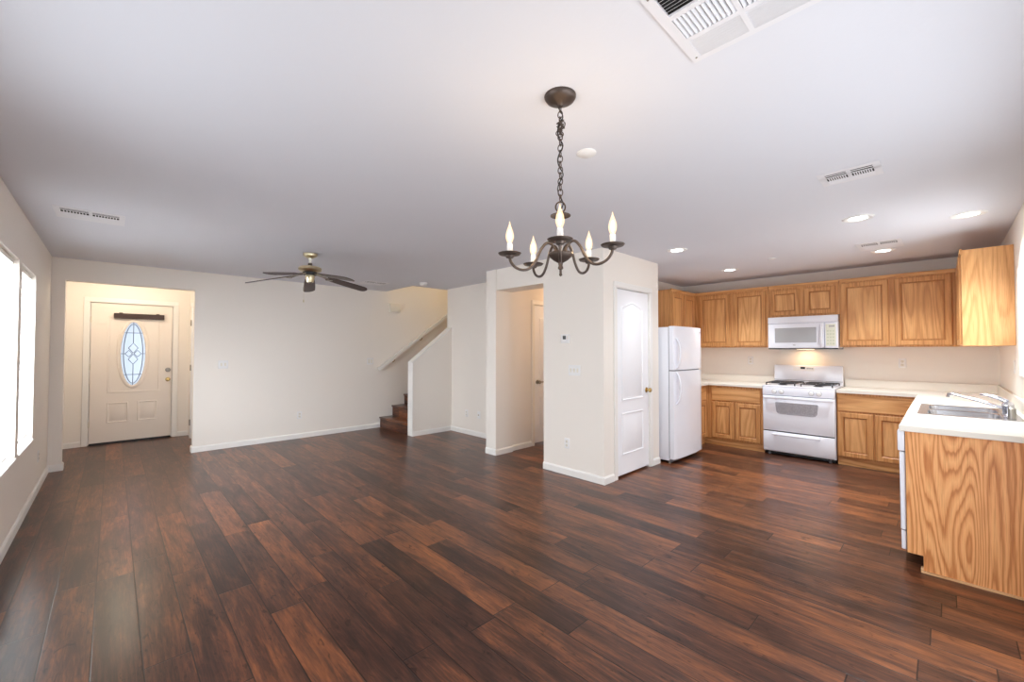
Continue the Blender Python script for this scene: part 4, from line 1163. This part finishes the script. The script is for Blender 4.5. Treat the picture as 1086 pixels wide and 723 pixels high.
# ------------------------------------------------------------------ wall plates (built facing -y)
def plate(name, label, cat, loc, rz, gangs=1, kind='toggle', group=None):
    p_ = thing(name, label, cat, loc, rz, group)
    w = 0.070 + 0.046 * (gangs - 1)
    MB().relief(rect(-w / 2, -0.057, w / 2, 0.057), [(0, 0.001), (0.002, 0.004), (0.006, 0.006), (0.010, 0.006)], 0, 0.0).build('cover_plate', M['white_matte'], p_)
    for g in range(gangs):
        x = (g - (gangs - 1) / 2) * 0.046
        if kind == 'toggle':
            MB().box(x - 0.011, -0.0075, -0.022, x + 0.011, -0.005, 0.022, 0.001).box(x - 0.004, -0.017, -0.002, x + 0.004, -0.006, 0.012, 0.001).build('toggle', M['ivory'], p_)
        elif kind == 'outlet':
            for dz in (-0.021, 0.021):
                r_ = MB().lathe([(0.0165, 0), (0.0165, -0.002), (0, -0.0022)], (x, -0.0058, dz), 18, 'y').build('receptacle', M['ivory'], p_)
                MB().box(x - 0.0075, -0.0086, dz - 0.002, x - 0.0055, -0.0076, dz + 0.008).box(x + 0.0055, -0.0086, dz - 0.002, x + 0.0075, -0.0076, dz + 0.006).box(x - 0.002, -0.0086, dz - 0.010, x + 0.002, -0.0076, dz - 0.006).build('slots', M['dark'], r_, smooth=False)
        elif kind == 'coax':
            MB().lathe([(0.008, 0), (0.008, -0.006), (0.005, -0.006), (0.005, -0.014), (0, -0.014)], (x, -0.005, 0), 14, 'y').build('connector', M['brass'], p_)
        elif kind == 'rocker':
            MB().relief(rect(x - 0.016, -0.033, x + 0.016, 0.033), [(0, 0.0055), (0.001, 0.009), (0.004, 0.008)], 0).build('rocker', M['ivory'], p_)
    return p_
SW, OU = 'white switch plates', 'white outlet plates'
plate('light_switch', 'white double switch plate near the entry opening', 'light switch', (1.120, YF, 1.174), 0, 2, 'toggle', SW)
plate('light_switch', 'white double switch plate below the handrail start', 'light switch', (3.272, YF, 1.180), 0, 2, 'rocker', SW)
plate('outlet', 'white outlet low on the far wall', 'outlet', (2.123, YF, 0.358), 0, 1, 'outlet', OU)
plate('outlet', 'white outlet low on the alcove wall, nearer the stairs', 'outlet', (4.22, 5.471, 0.338), NEGX, 1, 'outlet', OU)
plate('cable_outlet', 'white cable outlet low on the alcove wall, right one', 'cable outlet', (4.22, 5.154, 0.343), NEGX, 1, 'coax')
plate('outlet', 'white outlet below the left windows, near the entry corner', 'outlet', (XL, 6.17, 0.335), POSX, 1, 'outlet', OU)
plate('light_switch', 'white triple switch plate under the thermostat', 'light switch', (XP, 2.81, 1.155), NEGX, 3, 'toggle', SW)
plate('outlet', 'white outlet low on the pantry wall under the switches', 'outlet', (XP, 2.915, 0.345), NEGX, 1, 'outlet', OU)
plate('outlet', 'white outlet on the kitchen wall left of the stove', 'outlet', (XK, 2.03, 1.222), NEGX, 1, 'outlet', OU)
plate('outlet', 'white outlet on the kitchen wall above the right counter', 'outlet', (XK, 0.361, 1.217), NEGX, 1, 'outlet', OU)
plate('light_switch', 'white switch plate between kitchen window and corner', 'light switch', (5.55, YR, 1.235), POSY, 1, 'rocker', SW)
th_ = thing('thermostat', 'white thermostat with small dark screen on the pantry wall', 'thermostat', (XP, 2.925, 1.503), NEGX)
MB().box(-0.058, -0.024, -0.050, 0.058, 0.0, 0.050, 0.006, 2).build('case', M['white_matte'], th_)
MB().box(-0.028, -0.0255, -0.008, 0.016, -0.022, 0.034, 0.001).build('screen', M['dark'], th_)
for i in range(2): MB().box(0.026, -0.027, -0.004 + i * 0.022, 0.044, -0.022, 0.008 + i * 0.022, 0.002).build('button', M['ivory'], th_)
cb = thing('door_chime', 'cream door chime box high on the far wall', 'door chime', (3.728, YF, 2.15))
MB().box(-0.1, -0.055, -0.075, 0.1, 0.0, 0.075, 0.006, 2).build('cover', M['ivory'], cb)
MB().box(-0.104, -0.012, -0.079, 0.104, 0.0, 0.079, 0.002).build('base', M['ivory'], cb)

# ------------------------------------------------------------------ lamps out of view: entry, hallway, stairwell
def dome(label, x, y, z, power, col):
    l = thing('dome_light', label, 'ceiling light', (x, y, z))
    MB().lathe([(0.15, 0), (0.15, -0.015), (0.14, -0.02)], (0, 0, 0), 28).build('base', M['brass'], l)
    MB().lathe([(0.138, -0.018), (0.12, -0.05), (0.07, -0.075), (0, -0.082)], (0, 0, 0), 28).build('glass_bowl', M['warm_lens'], l)
    point('dome_light_glow', (x, y, z - 0.16), power, col, 0.08)
dome('flush dome light in the entry nook ceiling, behind the header', 0.15, 7.75, H, P_ENTRY, WARM)
dome('flush dome light in the hallway ceiling, behind the header', 5.3, 3.7, H, P_HALL, (1.0, 0.66, 0.38))
dome('flush dome light at the top of the stairwell', 5.6, 6.55, 5.0, P_STAIR, (1.0, 0.80, 0.45))
